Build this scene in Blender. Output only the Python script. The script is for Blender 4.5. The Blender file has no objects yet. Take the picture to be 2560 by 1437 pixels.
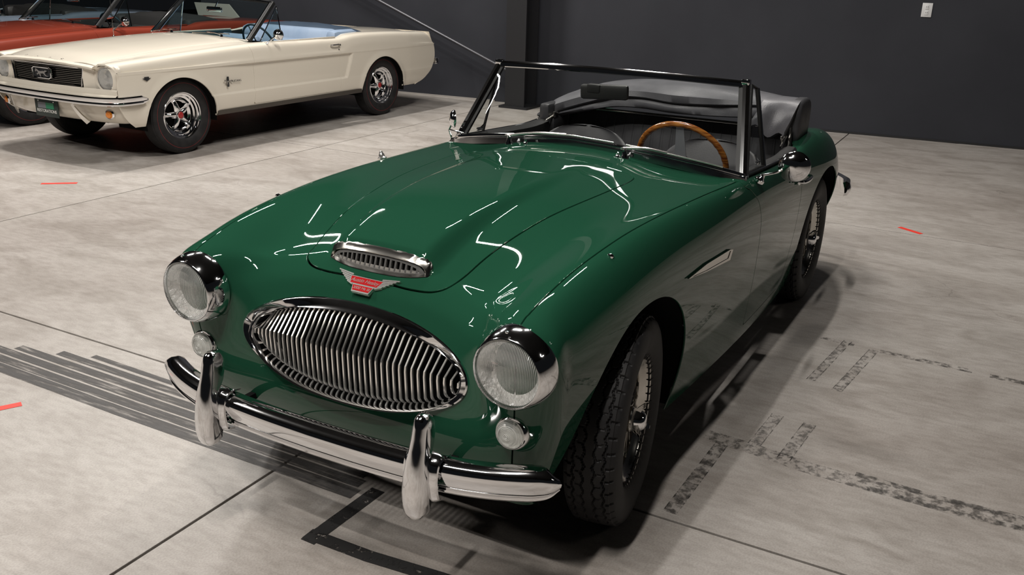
import bpy, bmesh, math, random
import numpy as np
from math import sin, cos, pi, radians, sqrt
from mathutils import Vector, Matrix, Euler
random.seed(3); rng = np.random.RandomState(3)
SC = bpy.context.scene
COL = SC.collection

# ------------------------------------------------------------------ camera
def make_camera():
    cd = bpy.data.cameras.new('camera'); cam = bpy.data.objects.new('camera', cd); COL.objects.link(cam)
    yaw, pitch, roll, f = 3.634, -.34136, .02851, 2274.5
    d = Vector((cos(yaw)*cos(pitch), sin(yaw)*cos(pitch), sin(pitch)))
    r = d.cross(Vector((0, 0, 1))).normalized(); u = r.cross(d)
    r2 = r*cos(roll)+u*sin(roll); u2 = -r*sin(roll)+u*cos(roll)
    m = Matrix((( r2.x, u2.x, -d.x, 2.3943), (r2.y, u2.y, -d.y, 1.4914), (r2.z, u2.z, -d.z, 1.6241), (0, 0, 0, 1)))
    cam.matrix_world = m
    cd.sensor_width = 36; cd.sensor_fit = 'HORIZONTAL'; cd.lens = 36*f/2560
    cd.clip_start = .05; cd.clip_end = 200
    SC.camera = cam
make_camera()
# ------------------------------------------------------------------ exposure, world
SC.view_settings.view_transform = 'Standard'; SC.view_settings.look = 'None'
SC.view_settings.gamma = 1; SC.view_settings.use_curve_mapping = False
SC.view_settings.exposure = 0.0
wd = bpy.data.worlds.new('hall'); SC.world = wd; wd.use_nodes = True
wd.node_tree.nodes['Background'].inputs[0].default_value = (.75, .8, .9, 1)
wd.node_tree.nodes['Background'].inputs[1].default_value = .007
# ------------------------------------------------------------------ lamps of the hall (long LED fittings under the roof)
def led(x, y, z, L, e, along='x', w=.10, col=(1, .955, .90)):
    l = bpy.data.lights.new('strip_lamp', 'AREA'); l.shape = 'RECTANGLE'; l.size = L; l.size_y = w; l.energy = e; l.color = col
    o = bpy.data.objects.new('strip_lamp', l); COL.objects.link(o); o.location = (x, y, z); o.rotation_euler = (0, 0, 0 if along == 'x' else pi/2)
for (x, y, e) in ((2.2, -.7, 165), (-4.3, -6.8, 210), (-4.3, -1.6, 135), (2.4, -6.8, 170), (-11, -6.8, 60), (-3.3, 8.4, 16)):
    led(x, y+1.25, 5.6, 1.5, e, 'x'); led(x+1.25, y, 5.6, 1.5, e, 'y')
# ------------------------------------------------------------------ materials
def principled(name, col, rough=.5, metal=0., spec=.5, coat=0., coat_rough=.03, trans=0., ior=1.5, alpha=1.):
    m = bpy.data.materials.new(name); m.use_nodes = True
    b = m.node_tree.nodes['Principled BSDF']
    b.inputs['Base Color'].default_value = (*col, 1); b.inputs['Roughness'].default_value = rough
    b.inputs['Metallic'].default_value = metal; b.inputs['Specular IOR Level'].default_value = spec
    b.inputs['Coat Weight'].default_value = coat; b.inputs['Coat Roughness'].default_value = coat_rough
    b.inputs['Transmission Weight'].default_value = trans; b.inputs['IOR'].default_value = ior
    return m
def nd(m, t, **kw):
    n = m.node_tree.nodes.new(t)
    for k, v in kw.items():
        if k.startswith('i_'): n.inputs[k[2:].replace('_', ' ')].default_value = v
        else: setattr(n, k, v)
    return n
def lk(m, a, ao, b, bi): m.node_tree.links.new(a.outputs[ao], b.inputs[bi])
def bsdf(m): return m.node_tree.nodes['Principled BSDF']
def add_noise_colour(m, c1, c2, scale=8., detail=6., lo=.35, hi=.65, stretch=None, rough=None, bump=0., bscale=None):
    tc = nd(m, 'ShaderNodeTexCoord'); no = nd(m, 'ShaderNodeTexNoise'); no.inputs['Scale'].default_value = scale
    no.inputs['Detail'].default_value = detail
    src = (tc, 'Object')
    if stretch:
        mp = nd(m, 'ShaderNodeMapping'); mp.inputs['Scale'].default_value = stretch
        lk(m, tc, 'Object', mp, 'Vector'); src = (mp, 'Vector')
    lk(m, src[0], src[1], no, 'Vector')
    cr = nd(m, 'ShaderNodeValToRGB'); cr.color_ramp.elements[0].position = lo; cr.color_ramp.elements[1].position = hi
    cr.color_ramp.elements[0].color = (*c1, 1); cr.color_ramp.elements[1].color = (*c2, 1)
    lk(m, no, 'Fac', cr, 'Fac'); lk(m, cr, 'Color', bsdf(m), 'Base Color')
    if rough:
        mr = nd(m, 'ShaderNodeMapRange'); mr.inputs['To Min'].default_value = rough[0]; mr.inputs['To Max'].default_value = rough[1]
        lk(m, no, 'Fac', mr, 'Value'); lk(m, mr, 'Result', bsdf(m), 'Roughness')
    if bump:
        n2 = nd(m, 'ShaderNodeTexNoise'); n2.inputs['Scale'].default_value = bscale or scale*6; n2.inputs['Detail'].default_value = 4
        lk(m, src[0], src[1], n2, 'Vector')
        bp = nd(m, 'ShaderNodeBump'); bp.inputs['Strength'].default_value = bump; bp.inputs['Distance'].default_value = .01
        lk(m, n2, 'Fac', bp, 'Height'); lk(m, bp, 'Normal', bsdf(m), 'Normal')
    return m
# ------------------------------------------------------------------ object helpers
def mesh_obj(name, V, F, mat=None, parent=None, smooth=True, sharp=38, normals=None):
    me = bpy.data.meshes.new(name); me.from_pydata([tuple(map(float, v)) for v in V], [], [tuple(int(i) for i in f) for f in F]); me.update()
    o = bpy.data.objects.new(name, me); COL.objects.link(o)
    if mat: me.materials.append(mat)
    if smooth:
        me.polygons.foreach_set('use_smooth', [True]*len(me.polygons))
        if normals is not None: me.normals_split_custom_set_from_vertices([tuple(map(float, n)) for n in normals])
        elif sharp: me.set_sharp_from_angle(angle=radians(sharp))
    if parent: o.parent = parent
    return o
def empty(name, loc=(0, 0, 0), rz=0., parent=None):
    o = bpy.data.objects.new(name, None); COL.objects.link(o); o.location = loc; o.rotation_euler = (0, 0, rz)
    o.empty_display_size = .2
    if parent: o.parent = parent
    return o
def tag(o, label, cat=None, group=None, kind=None):
    if label: o['label'] = label
    if cat: o['category'] = cat
    if group: o['group'] = group
    if kind: o['kind'] = kind
    return o
class MB:
    """collects shapes into one mesh"""
    def __init__(s): s.V = []; s.F = []
    def add(s, V, F):
        n = len(s.V); s.V.extend([tuple(v) for v in V]); s.F.extend([tuple(i+n for i in f) for f in F]); return s
    def box(s, c, h, M=None, bev=0.):
        x, y, z = h
        if bev > 0:
            b = min(bev, x*.9, y*.9, z*.9); bm = bmesh.new(); bmesh.ops.create_cube(bm, size=2)
            for v in bm.verts: v.co = Vector((v.co.x*x, v.co.y*y, v.co.z*z))
            bmesh.ops.bevel(bm, geom=bm.edges[:], offset=b, segments=2, affect='EDGES', profile=.5)
            V = [v.co.copy() for v in bm.verts]; F = [[v.index for v in f.verts] for f in bm.faces]; bm.free()
        else:
            V = [Vector((a*x, b*y, c2*z)) for a in (-1, 1) for b in (-1, 1) for c2 in (-1, 1)]
            F = [(0, 1, 3, 2), (4, 6, 7, 5), (0, 4, 5, 1), (2, 3, 7, 6), (0, 2, 6, 4), (1, 5, 7, 3)]
        if M is not None: V = [M @ v for v in V]
        V = [v+Vector(c) for v in V]
        return s.add(V, F)
    def grid(s, P, closeu=False, closev=False, flip=False):
        """P: array (nu,nv,3)"""
        P = np.asarray(P, float); nu, nv = P.shape[:2]; n = len(s.V)
        s.V.extend(map(tuple, P.reshape(-1, 3)))
        for i in range(nu if closeu else nu-1):
            for j in range(nv if closev else nv-1):
                a = n+i*nv+j; b = n+((i+1) % nu)*nv+j; c = n+((i+1) % nu)*nv+(j+1) % nv; e = n+i*nv+(j+1) % nv
                s.F.append((a, e, c, b) if flip else (a, b, c, e))
        return s
    def sweep(s, path, prof, close_path=False, close_prof=True, up=(0, 0, 1), caps=True, scale=None):
        """prof: (m,2) in (side,up) frame"""
        path = [Vector(p) for p in path]; n = len(path); rings = []
        for i, p in enumerate(path):
            a = path[(i-1) % n] if (close_path or i > 0) else p
            b = path[(i+1) % n] if (close_path or i < n-1) else p
            t = (b-a).normalized(); U = Vector(up); sd = t.cross(U)
            if sd.length < 1e-4: sd = t.cross(Vector((1, 0, 0)))
            sd.normalize(); uu = sd.cross(t).normalized(); k = scale[i] if scale is not None else 1.
            rings.append([p+sd*(q[0]*k)+uu*(q[1]*k) for q in prof])
        m0 = len(s.V); s.grid(np.array([[tuple(v) for v in r] for r in rings]), closeu=close_path, closev=close_prof)
        if caps and not close_path and close_prof:
            m = len(prof); s.F.append(tuple(m0+j for j in range(m))); s.F.append(tuple(m0+(n-1)*m+j for j in reversed(range(m))))
        return s
    def tube(s, path, r, seg=10, close=False, caps=True, up=(0, 0, 1), scale=None):
        prof = [(r*cos(2*pi*k/seg), r*sin(2*pi*k/seg)) for k in range(seg)]
        return s.sweep(path, prof, close_path=close, up=up, caps=caps, scale=scale)
    def lathe(s, prof, seg=48, M=None, full=True):
        """prof: list of (radius, axial) ; axis = +Z local, M maps to place"""
        P = np.zeros((seg, len(prof), 3))
        for k in range(seg):
            a = 2*pi*k/seg
            for j, (rr, zz) in enumerate(prof): P[k, j] = (rr*cos(a), rr*sin(a), zz)
        if M is not None:
            R = np.array(M.to_3x3()); t = np.array(M.to_translation()); P = P@R.T+t
        return s.grid(P, closeu=True)
    def obj(s, name, mat, parent=None, smooth=True, sharp=38): return mesh_obj(name, s.V, s.F, mat, parent, smooth, sharp)
def axisM(p, d, up=(0, 0, 1)):
    """matrix with local Z along d"""
    z = Vector(d).normalized(); x = Vector(up).cross(z)
    if x.length < 1e-5: x = Vector((1, 0, 0))
    x.normalize(); y = z.cross(x)
    return Matrix(((x.x, y.x, z.x, p[0]), (x.y, y.y, z.y, p[1]), (x.z, y.z, z.z, p[2]), (0, 0, 0, 1)))
def cr(pts, n):
    """Catmull-Rom resample of a polyline"""
    P = [np.array(p, float) for p in pts]; P = [2*P[0]-P[1]]+P+[2*P[-1]-P[-2]]; out = []
    m = len(P)-3
    for k in range(n):
        t = k/(n-1)*m; i = min(int(t), m-1); t -= i; a, b, c, d = P[i:i+4]
        out.append(.5*((2*b)+(-a+c)*t+(2*a-5*b+4*c-d)*t*t+(-a+3*b-3*c+d)*t**3))
    return out
def sp1(xs, ys):
    """smooth 1-D interpolation (monotone-ish pchip) returned as function, xs ascending"""
    xs = np.array(xs, float); ys = np.array(ys, float); h = np.diff(xs); dl = np.diff(ys)/h
    m = np.zeros(len(xs)); m[0] = dl[0]; m[-1] = dl[-1]
    for i in range(1, len(xs)-1):
        m[i] = (h[i]*dl[i-1]+h[i-1]*dl[i])/(h[i]+h[i-1])
    def f(x):
        x = np.asarray(x, float); xc = np.clip(x, xs[0], xs[-1]); i = np.clip(np.searchsorted(xs, xc)-1, 0, len(xs)-2)
        t = (xc-xs[i])/h[i]; t2 = t*t; t3 = t2*t
        return (2*t3-3*t2+1)*ys[i]+(t3-2*t2+t)*h[i]*m[i]+(-2*t3+3*t2)*ys[i+1]+(t3-t2)*h[i]*m[i+1]
    return f
# ---- subdivision of a cage, and trimming of the resulting skin
def subdivide(V, F, lv):
    me = bpy.data.meshes.new('tmp'); me.from_pydata([tuple(v) for v in V], [], F); me.update()
    bm = bmesh.new(); bm.from_mesh(me); bmesh.ops.remove_doubles(bm, verts=bm.verts, dist=1e-5); bmesh.ops.recalc_face_normals(bm, faces=bm.faces); bm.to_mesh(me); bm.free()
    o = bpy.data.objects.new('tmp', me); COL.objects.link(o)
    md = o.modifiers.new('s', 'SUBSURF'); md.levels = lv; md.render_levels = lv; md.use_limit_surface = True; md.boundary_smooth = 'ALL'
    dg = bpy.context.evaluated_depsgraph_get(); ev = o.evaluated_get(dg); m2 = ev.to_mesh()
    n = len(m2.vertices); P = np.zeros(n*3); m2.vertices.foreach_get('co', P); P = P.reshape(-1, 3)
    N = np.zeros(n*3); m2.vertices.foreach_get('normal', N); N = N.reshape(-1, 3)
    Fa = np.array([tuple(p.vertices) for p in m2.polygons])
    ev.to_mesh_clear(); bpy.data.objects.remove(o); bpy.data.meshes.remove(me)
    return P, N, Fa
class Skin:
    W = 9
    def __init__(s, P, N, F, cut=None):
        s.P = P; s.N = N; s.cut = np.zeros(len(P), bool) if cut is None else cut
        if isinstance(F, np.ndarray) and F.shape[1] == s.W: s.F = F
        else:
            s.F = -np.ones((len(F), s.W), int)
            for i, f in enumerate(F): s.F[i, :len(f)] = f
    def clip(s, g, where=None):
        """keep g>=0; where(P)->bool limits the test (others kept)"""
        P = s.P; gv = np.asarray(g(P), float)
        if where is not None: gv = np.where(where(P), gv, 1.)
        gv[np.abs(gv) < 1e-7] = 1e-7
        ok = s.F >= 0; fs = np.where(ok, gv[np.maximum(s.F, 0)], np.nan)
        mn = np.nanmin(fs, 1); mx = np.nanmax(fs, 1)
        keep = s.F[mn > 0]; cross = s.F[(mn <= 0) & (mx > 0)]
        newP = []; newN = []; em = {}; base = len(P); out = []
        def edge(a, b):
            k = (a, b) if a < b else (b, a)
            if k not in em:
                a, b = k; lo, hi = 0., 1.; ga = gv[a]
                t = gv[a]/(gv[a]-gv[b])
                for _ in range(4):
                    q = P[a]+(P[b]-P[a])*t; gq = float(g(q[None])[0])
                    if gq*ga > 0: lo = t
                    else: hi = t
                    gl = abs(float(gq))
                    if gl < 1e-6: break
                    t2 = t + (gq/(gv[a]-gv[b])); t = t2 if lo < t2 < hi else (lo+hi)/2
                em[k] = base+len(newP); newP.append(P[a]+(P[b]-P[a])*t); nn = s.N[a]+(s.N[b]-s.N[a])*t; newN.append(nn/np.linalg.norm(nn))
            return em[k]
        for f in cross:
            f = [i for i in f if i >= 0]; o = []
            for i in range(len(f)):
                a, b = f[i], f[(i+1) % len(f)]
                if gv[a] > 0: o.append(a)
                if (gv[a] > 0) != (gv[b] > 0): o.append(edge(a, b))
            if len(o) >= 3 and len(o) <= s.W:
                out.append(o+[-1]*(s.W-len(o)))
        F = np.concatenate([keep, np.array(out, int).reshape(-1, s.W)])
        P2 = np.concatenate([P, np.array(newP).reshape(-1, 3)]); N2 = np.concatenate([s.N, np.array(newN).reshape(-1, 3)])
        cut = np.concatenate([s.cut, np.ones(len(newP), bool)])
        used = np.zeros(len(P2), bool); used[F[F >= 0]] = True; mp = np.cumsum(used)-1
        F2 = np.where(F >= 0, mp[np.maximum(F, 0)], -1)
        return Skin(P2[used], N2[used], F2, cut[used])
    def build(s, name, mat, parent, flange=.014, allb=False, lift=0.):
        P = s.P; N = s.N; F = [tuple(i for i in f if i >= 0) for f in s.F]
        cnt = {}
        for f in F:
            for i in range(len(f)):
                a, b = f[i], f[(i+1) % len(f)]; k = (a, b) if a < b else (b, a)
                cnt[k] = None if k in cnt else (a, b)
        be = [e for e in cnt.values() if e is not None and (allb or (s.cut[e[0]] and s.cut[e[1]]))]
        V = list(P); NN = list(N); m1 = {}; m2 = {}
        if flange:
            on = {}
            for a, b in be:
                t = P[b]-P[a]; L = np.linalg.norm(t)
                if L < 1e-9: continue
                o = np.cross(t/L, (N[a]+N[b])/2)
                for v in (a, b): on[v] = on.get(v, 0)+o
            for a, b in be:
                for v in (a, b):
                    if v not in m1:
                        o = on.get(v, N[v]); o = o/(np.linalg.norm(o)+1e-9)
                        m1[v] = len(V); V.append(P[v]+o*.0006-N[v]*.0008); n1 = o*.8+N[v]*.4; NN.append(n1/np.linalg.norm(n1))
                        m2[v] = len(V); V.append(P[v]-N[v]*flange+o*.0006); NN.append(o)
                F.append((b, a, m1[a], m1[b])); F.append((m1[b], m1[a], m2[a], m2[b]))
        return mesh_obj(name, V, F, mat, parent, True, None, NN)
# ------------------------------------------------------------------ green roadster : body skin
M = {}
M['green'] = principled('green_paint', (.012, .062, .034), .6, 0, .0, 1., .02)
M['chrome'] = principled('chrome', (.84, .84, .85), .075, 1.)
M['dark'] = principled('dark_underbody', (.004, .004, .004), .9, 0, .1)
# --- control curves of the half body (x forward from the front axle, y to its left, z up)
KX = [-3.3, -3.1, -2.95, -2.75, -2.5, -2.3, -2.1, -1.9, -1.7, -1.5, -1.2, -1.0, -.8, -.6, -.4, -.2, 0, .1, .2, .3, .4, .45, .5, .57]
yS = sp1(KX, [.40, .47, .54, .59, .625, .645, .654, .66, .665, .665, .66, .65, .636, .62, .606, .592, .578, .572, .566, .56, .555, .552, .549, .546])
zS = sp1(KX, [.40, .60, .715, .815, .876, .893, .882, .862, .853, .862, .877, .886, .893, .898, .903, .905, .901, .895, .886, .875, .859, .848, .834, .815])
yM = sp1([-3.3, -3.1, -2.95, -2.75, -2.5, -2.3, -2.0, -1.5, -1., -.6, -.3, 0, .2, .4, .5], [.50, .60, .68, .733, .748, .745, .724, .717, .709, .70, .69, .683, .677, .662, .652])
zM = sp1([-3.3, -3.0, -2.5, -2.0, -1., 0., .5], [.40, .50, .60, .62, .61, .61, .62])
yB = sp1([-3.3, -3.0, -2.6, -2.0, -1.5, -.8, -.4, 0, .2, .4, .5], [.40, .50, .62, .675, .68, .66, .635, .60, .575, .545, .53])
zB = sp1([-3.3, -3.0, -2.6, -2.2, -1.9, -.8, 0, .5], [.30, .26, .22, .20, .19, .19, .20, .24])
zc = sp1([-3.3, -3.1, -2.9, -2.6, -2.3, -2., -1.5, -1., -.8, -.6, -.4, -.2, 0, .1, .2, .3, .4, .45, .49], [.45, .60, .72, .80, .84, .86, .90, .955, .962, .963, .958, .948, .928, .912, .890, .862, .824, .797, .765])
yg = sp1([-3.3, -1.2, -.6, -.4, -.2, 0, .1, .2, .3, .4, .45], [.2, .37, .37, .365, .347, .32, .307, .292, .275, .254, .24])
zg = sp1([-3.3, -3.1, -2.9, -2.6, -2.3, -2., -1.5, -1., -.8, -.6, -.4, -.2, 0, .1, .2, .3, .4, .45, .49], [.44, .595, .715, .795, .835, .852, .885, .913, .919, .921, .919, .917, .906, .893, .874, .846, .804, .782, .755])
yv = sp1([-3.3, -1.2, -.6, -.4, -.2, 0, .1, .2, .3, .4, .45], [.32, .5, .51, .50, .48, .455, .44, .42, .40, .38, .37])
zv = sp1([-3.3, -3.1, -2.9, -2.6, -2.3, -2., -1.5, -1., -.8, -.6, -.4, -.2, 0, .1, .2, .3, .4, .45, .49], [.42, .59, .70, .79, .832, .84, .868, .895, .905, .907, .906, .902, .888, .875, .855, .828, .792, .77, .745])
BX = [-.62, -.45, -.25, 0, .2, .35, .388, .404, .414]; BH = [0, .004, .012, .025, .037, .0425, .041, .028, 0]
def bulge(x, y):
    """power bulge on the bonnet, from the scoop back"""
    hw = .158+.032*np.clip((.42-x)/.5, 0, 1); h = np.interp(x, BX, BH)
    t = np.clip((hw+.030-np.abs(y))/.055, 0, 1)
    return h*t*t*(3-2*t)
def Hz(x, y):
    x = float(x); ay = abs(float(y)); s = float(yS(x)); g = float(yg(x)); v = float(yv(x)); c = float(zc(x))
    G = float(zg(x)); Vv = float(zv(x)); S = float(zS(x))
    return float(sp1([-g*.55, 0, g*.55, g, v, (v+s)/2+.012, s, s+.05], [c-.22*(c-G), c, c-.22*(c-G), G, Vv, Vv+(S-Vv)*.72, S, S-.01])(ay))
SI = [None, (.603, .545, .740), (.602, .545, .797), (.570, .546, .815)]
XS = [.50, .42, .33, .23, .12, 0., -.13, -.27, -.42, -.58, -.75, -.92, -1.1, -1.3, -1.5, -1.7, -1.9, -2.1, -2.3, -2.5, -2.68, -2.85, -2.98, -3.08]
XC = [.36, .305, .245, .175, .09, -.01, -.13]+XS[7:]
def lowcol(x, top, n=5):
    pts = []
    ys, zs, ym, zm, yb, zb = [float(f(x)) for f in (yS, zS, yM, zM, yB, zB)]
    for th in (0, 20, 40, 58, 75):
        a = radians(th); pts.append((x, ys+(ym-ys)*sin(a)**.88, zm+(zs-zm)*cos(a)**.88))
    pts.append((x, ym, zm))
    for k in (.38, .72, 1.): pts.append((x, yb+(ym-yb)*(1-k**1.9), zm+(zb-zm)*k))
    return pts
T = []; B = []
YJ = [0, .10, .20, .29, .37, .43, .487, .545]
T.append([(.488, 0, .762), (.490, .10, .760), (.496, .20, .753), (.508, .29, .738), (.528, .37, .722), (.557, .43, .706), (.596, .487, .694), (.600, .545, .690)])
T.append([(.465, 0, .784), (.467, .10, .781), (.474, .20, .772), (.489, .29, .757), (.512, .37, .744), (.548, .43, .732), (.598, .487, .738), SI[1]])
T.append([(.437, 0, .803), (.440, .10, .801), (.446, .20, .793), (.462, .29, .777), (.488, .37, .764), (.530, .43, .765), (.588, .487, .787), SI[2]])
T.append([(.403, 0, .822), (.406, .10, .820), (.414, .20, .812), (.432, .29, .797), (.460, .37, .786), (.505, .43, .794), (.546, .487, .811), SI[3]])
for xs, xc in zip(XS, XC):
    row = []
    for k, yf in enumerate(YJ):
        s = float(yS(xs)); y = yf/.545*s; w = (yf/.545)**2.2; x = xc+(xs-xc)*w
        if k == 7: row.append((xs, s, float(zS(xs))))
        else: row.append((x, y, Hz(x, y)))
    T.append(row)
# tail: wraps down and under
for (x, z, sc_) in ((-3.13, .50, .90), (-3.12, .38, .86), (-3.02, .27, .84)):
    T.append([(x+.10*(yf/.545)**2, yf/.545*.46*sc_, z+.0*(yf)) for yf in YJ])
# front columns of the band
def fcol(y, zs, xs): return [(x, y, z) for x, z in zip(xs, zs)]
ZF = [.735, .70, .64, .57, .50, .43, .34, .24]
B.append([(x, y, z) for x, y, z in zip([.500, .517, .541, .564, .581, .590, .575, .50], [0]*8, ZF)])
B.append([(x, y, z) for x, y, z in zip([.501, .518, .542, .564, .581, .590, .575, .50], [.10]*8, ZF)])
B.append([(x, y, z) for x, y, z in zip([.507, .522, .545, .566, .582, .590, .574, .50], [.20]*8, [.728]+ZF[1:])])
B.append([(x, y, z) for x, y, z in zip([.518, .530, .549, .567, .582, .588, .572, .50], [.29]*8, [.716, .69, .635]+ZF[3:])])
B.append([(x, y, z) for x, y, z in zip([.537, .546, .556, .569, .581, .586, .569, .50], [.37]*8, [.702, .675, .625, .565, .50, .425, .335, .24])])
B.append([(x, y, z) for x, y, z in zip([.561, .564, .567, .574, .582, .584, .565, .50], [.43]*8, [.68, .645, .60, .55, .49, .42, .33, .24])])
B.append([(x, y, z) for x, y, z in zip([.597, .597, .592, .588, .585, .580, .560, .50], [.487, .487, .487, .485, .483, .48, .475, .47], [.655, .615, .57, .53, .48, .41, .33, .24])])
B.append([(x, y, z) for x, y, z in zip([.600, .600, .597, .590, .584, .576, .556, .497], [.545, .545, .542, .538, .534, .528, .52, .515], [.65, .61, .565, .52, .47, .40, .33, .24])])
B.append([(.602, .580, .715), (.600, .605, .665), (.590, .608, .605), (.580, .597, .55), (.573, .585, .48), (.560, .572, .40), (.538, .558, .325), (.485, .540, .24)])
B.append([(.600, .597, .785), (.597, .636, .742), (.582, .648, .675), (.563, .638, .60), (.552, .622, .52), (.534, .603, .43), (.510, .583, .335), (.465, .550, .24)])
B.append([(.566, .600, .803), (.560, .642, .762), (.544, .658, .69), (.527, .655, .62), (.515, .640, .53), (.497, .617, .43), (.480, .590, .335), (.445, .555, .24)])
for xs in XS: B.append(lowcol(xs, None)[1:])
for k, (x, z, sc_) in enumerate(((-3.13, .50, .90), (-3.12, .38, .86), (-3.02, .27, .84))):
    y0 = .46*sc_; x0 = x+.10; t = (1, .7, .4)[k]
    B.append([(x0+(.02+.05*q)*1., y0+(.10*t)*q, z+(max(.26, z-.22*t)-z)*q) for q in (.12, .25, .4, .55, .7, .8, .9, 1.)])
def body_cage():
    V = []; F = []
    nT = len(T)
    def vid(p): V.append(p); return len(V)-1
    for sgn in (1, -1):
        tid = [[vid((p[0], sgn*p[1], p[2])) for p in row] for row in T]
        ring = [tid[0][j] for j in range(8)]+[tid[i][7] for i in range(1, nT)]
        bid = [[ring[k]]+[vid((p[0], sgn*p[1], p[2])) for p in B[k]] for k in range(len(ring))]
        def q(a, b, c, d): F.append((a, b, c, d) if sgn > 0 else (d, c, b, a))
        for i in range(nT-1):
            for j in range(7): q(tid[i][j], tid[i][j+1], tid[i+1][j+1], tid[i+1][j])
        for k in range(len(ring)-1):
            for r_ in range(8): q(bid[k][r_], bid[k][r_+1], bid[k+1][r_+1], bid[k+1][r_])
    return V, F
cv, cf = body_cage()
bp, bn, bf = subdivide(cv, cf, 3)
# add the bonnet bulge as a displacement, keep normals consistent
top = (bn[:, 2] > .2) & (np.abs(bp[:, 1]) < .3) & (bp[:, 0] > -.8) & (bp[:, 0] < .46)
def fieldpoly(pts, closed=True):
    P = np.array(pts, float); A = P; Bq = np.roll(P, -1, 0) if closed else P[1:]
    if not closed: A = P[:-1]
    def f(q):
        q = np.asarray(q, float); out = np.full(len(q), 1e9); ins = np.zeros(len(q), bool)
        for a, b in zip(A, Bq):
            ab = b-a; t = np.clip(((q-a)@ab)/(ab@ab+1e-12), 0, 1); dd = np.hypot(*(q-a-t[:, None]*ab).T); out = np.minimum(out, dd)
            c1 = (a[1] > q[:, 1]) != (b[1] > q[:, 1])
            with np.errstate(divide='ignore', invalid='ignore'): xi = (b[0]-a[0])*(q[:, 1]-a[1])/(b[1]-a[1])+a[0]
            ins ^= c1 & (q[:, 0] < xi)
        return np.where(ins, out, -out)
    return f
bp[top, 2] += bulge(bp[top, 0], bp[top, 1])
def recompute_normals(P, F):
    d1 = P[F[:, 2]]-P[F[:, 0]]; d2 = P[F[:, 3]]-P[F[:, 1]]; fn = np.cross(d1, d2); N = np.zeros_like(P)
    for k in range(4): np.add.at(N, F[:, k], fn)
    return N/(np.linalg.norm(N, axis=1)[:, None]+1e-12)
nn = recompute_normals(bp, bf)
if (nn*bn).sum() < 0: nn = -nn
bn = nn
skin = Skin(bp, bn, bf)
# trim lines
def bonnet_outline():
    L = [(.464, 0), (.466, .08), (.466, .15), (.458, .210), (.432, .248), (.38, .261)]
    for x in (.3, .2, .1, 0, -.1, -.2, -.3, -.4): L.append((x, float(yg(x))))
    L += [(-.50, .371), (-.56, .370), (-.603, .362), (-.622, .335), (-.620, .28), (-.600, .18), (-.588, .08), (-.585, 0)]
    L = [tuple(p) for p in cr(L, 90)]
    return L+[(x, -y) for x, y in reversed(L[1:-1])]
fb = fieldpoly(bonnet_outline())
gb = lambda P: fb(P[:, :2])
topw = lambda P: (P[:, 2] > .72) & (P[:, 0] > -.9)
ARF = (.035, .325, .402, .385); ARR = (-2.345, .33, .385, .375)
def garch(A):
    def g(P): return (((np.abs((P[:, 0]-A[0])/A[2]))**2.15+(np.abs((P[:, 2]-A[1])/A[3]))**2.15)**(1/2.15)-1)*A[2]
    return g
side = lambda P: np.abs(P[:, 1]) > .35
def gmouth(P): return ((np.abs(P[:, 1]/.372))**2.05+(np.abs((P[:, 2]-.590)/.125))**2.05)**.5-1
def gseam(P):
    x = P[:, 0]; s = yS(np.minimum(x, .57)); fr = (x > .55)
    s = np.where(fr, np.interp(P[:, 2], [.24, .33, .40, .47, .52, .565, .65, .8], [.515, .52, .528, .534, .538, .542, .545, .5455]), s)
    return np.abs(P[:, 1])-s
cock = fieldpoly([(-.985, -.60), (-.955, -.45), (-.935, -.2), (-.93, 0), (-.935, .2), (-.955, .45), (-.985, .60), (-1.10, .632), (-1.6, .638), (-1.95, .63), (-2.15, .55), (-2.22, .3), (-2.24, 0), (-2.22, -.3), (-2.15, -.55), (-1.95, -.63), (-1.6, -.638), (-1.10, -.632)])
s0 = skin.clip(lambda P: -cock(P[:, :2]), lambda P: P[:, 2] > .7)
s0 = s0.clip(garch(ARF), side).clip(garch(ARR), side)
s0 = s0.clip(gmouth, lambda P: P[:, 0] > .3)
bonnet = s0.clip(lambda P: gb(P)-.0032, lambda P: np.ones(len(P), bool)).clip(lambda P: P[:, 2]-.7)
rest = s0.clip(lambda P: -gb(P)-.0032, topw)
TAILX = -1.80
def gdoor(P):
    """signed: >0 inside the door outline in (x,z)"""
    return door_f(np.stack([P[:, 0], P[:, 2]], 1))
door_f = fieldpoly([tuple(p) for p in cr([(-.935, 1.1), (-.935, .89), (-1.005, .84), (-1.085, .78), (-1.12, .70), (-1.125, .58), (-1.125, .46), (-1.125, .35), (-1.13, .27)], 34)]+[(-1.14, .245), (-1.68, .245)]+[tuple(p) for p in cr([(-1.74, .30), (-1.80, .5), (-1.82, .7), (-1.82, .88), (-1.82, 1.1)], 14)])
shroud = rest.clip(lambda P: -gseam(P)-.0028).clip(lambda P: P[:, 0]+.93)
outer = rest.clip(lambda P: gseam(P)-.0028)
tail_in = rest.clip(lambda P: -gseam(P)).clip(lambda P: -.93-P[:, 0])
rear_all = rest.clip(lambda P: -.93-P[:, 0])
AH = empty('green_roadster')
tag(AH, 'dark green open two-seat roadster with chrome bumper, nearest of the cars', 'car')
bonnet.build('bonnet', M['green'], AH, .010)
shroud.build('front_shroud', M['green'], AH)
for sg in (1, -1):
    hs = outer.clip(lambda P: P[:, 1]*sg)
    fend = hs.clip(lambda P: P[:, 0]+1.40).clip(lambda P: -gdoor(P)-.0026)
    fend = fend.clip(lambda P: P[:, 0]+1.30)
    fend.build('front_fender', M['green'], AH, .006)
    dr = rest.clip(lambda P: P[:, 1]*sg).clip(lambda P: gdoor(P)-.0026)
    tag(dr.build('door', M['green'], AH), None)
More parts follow.
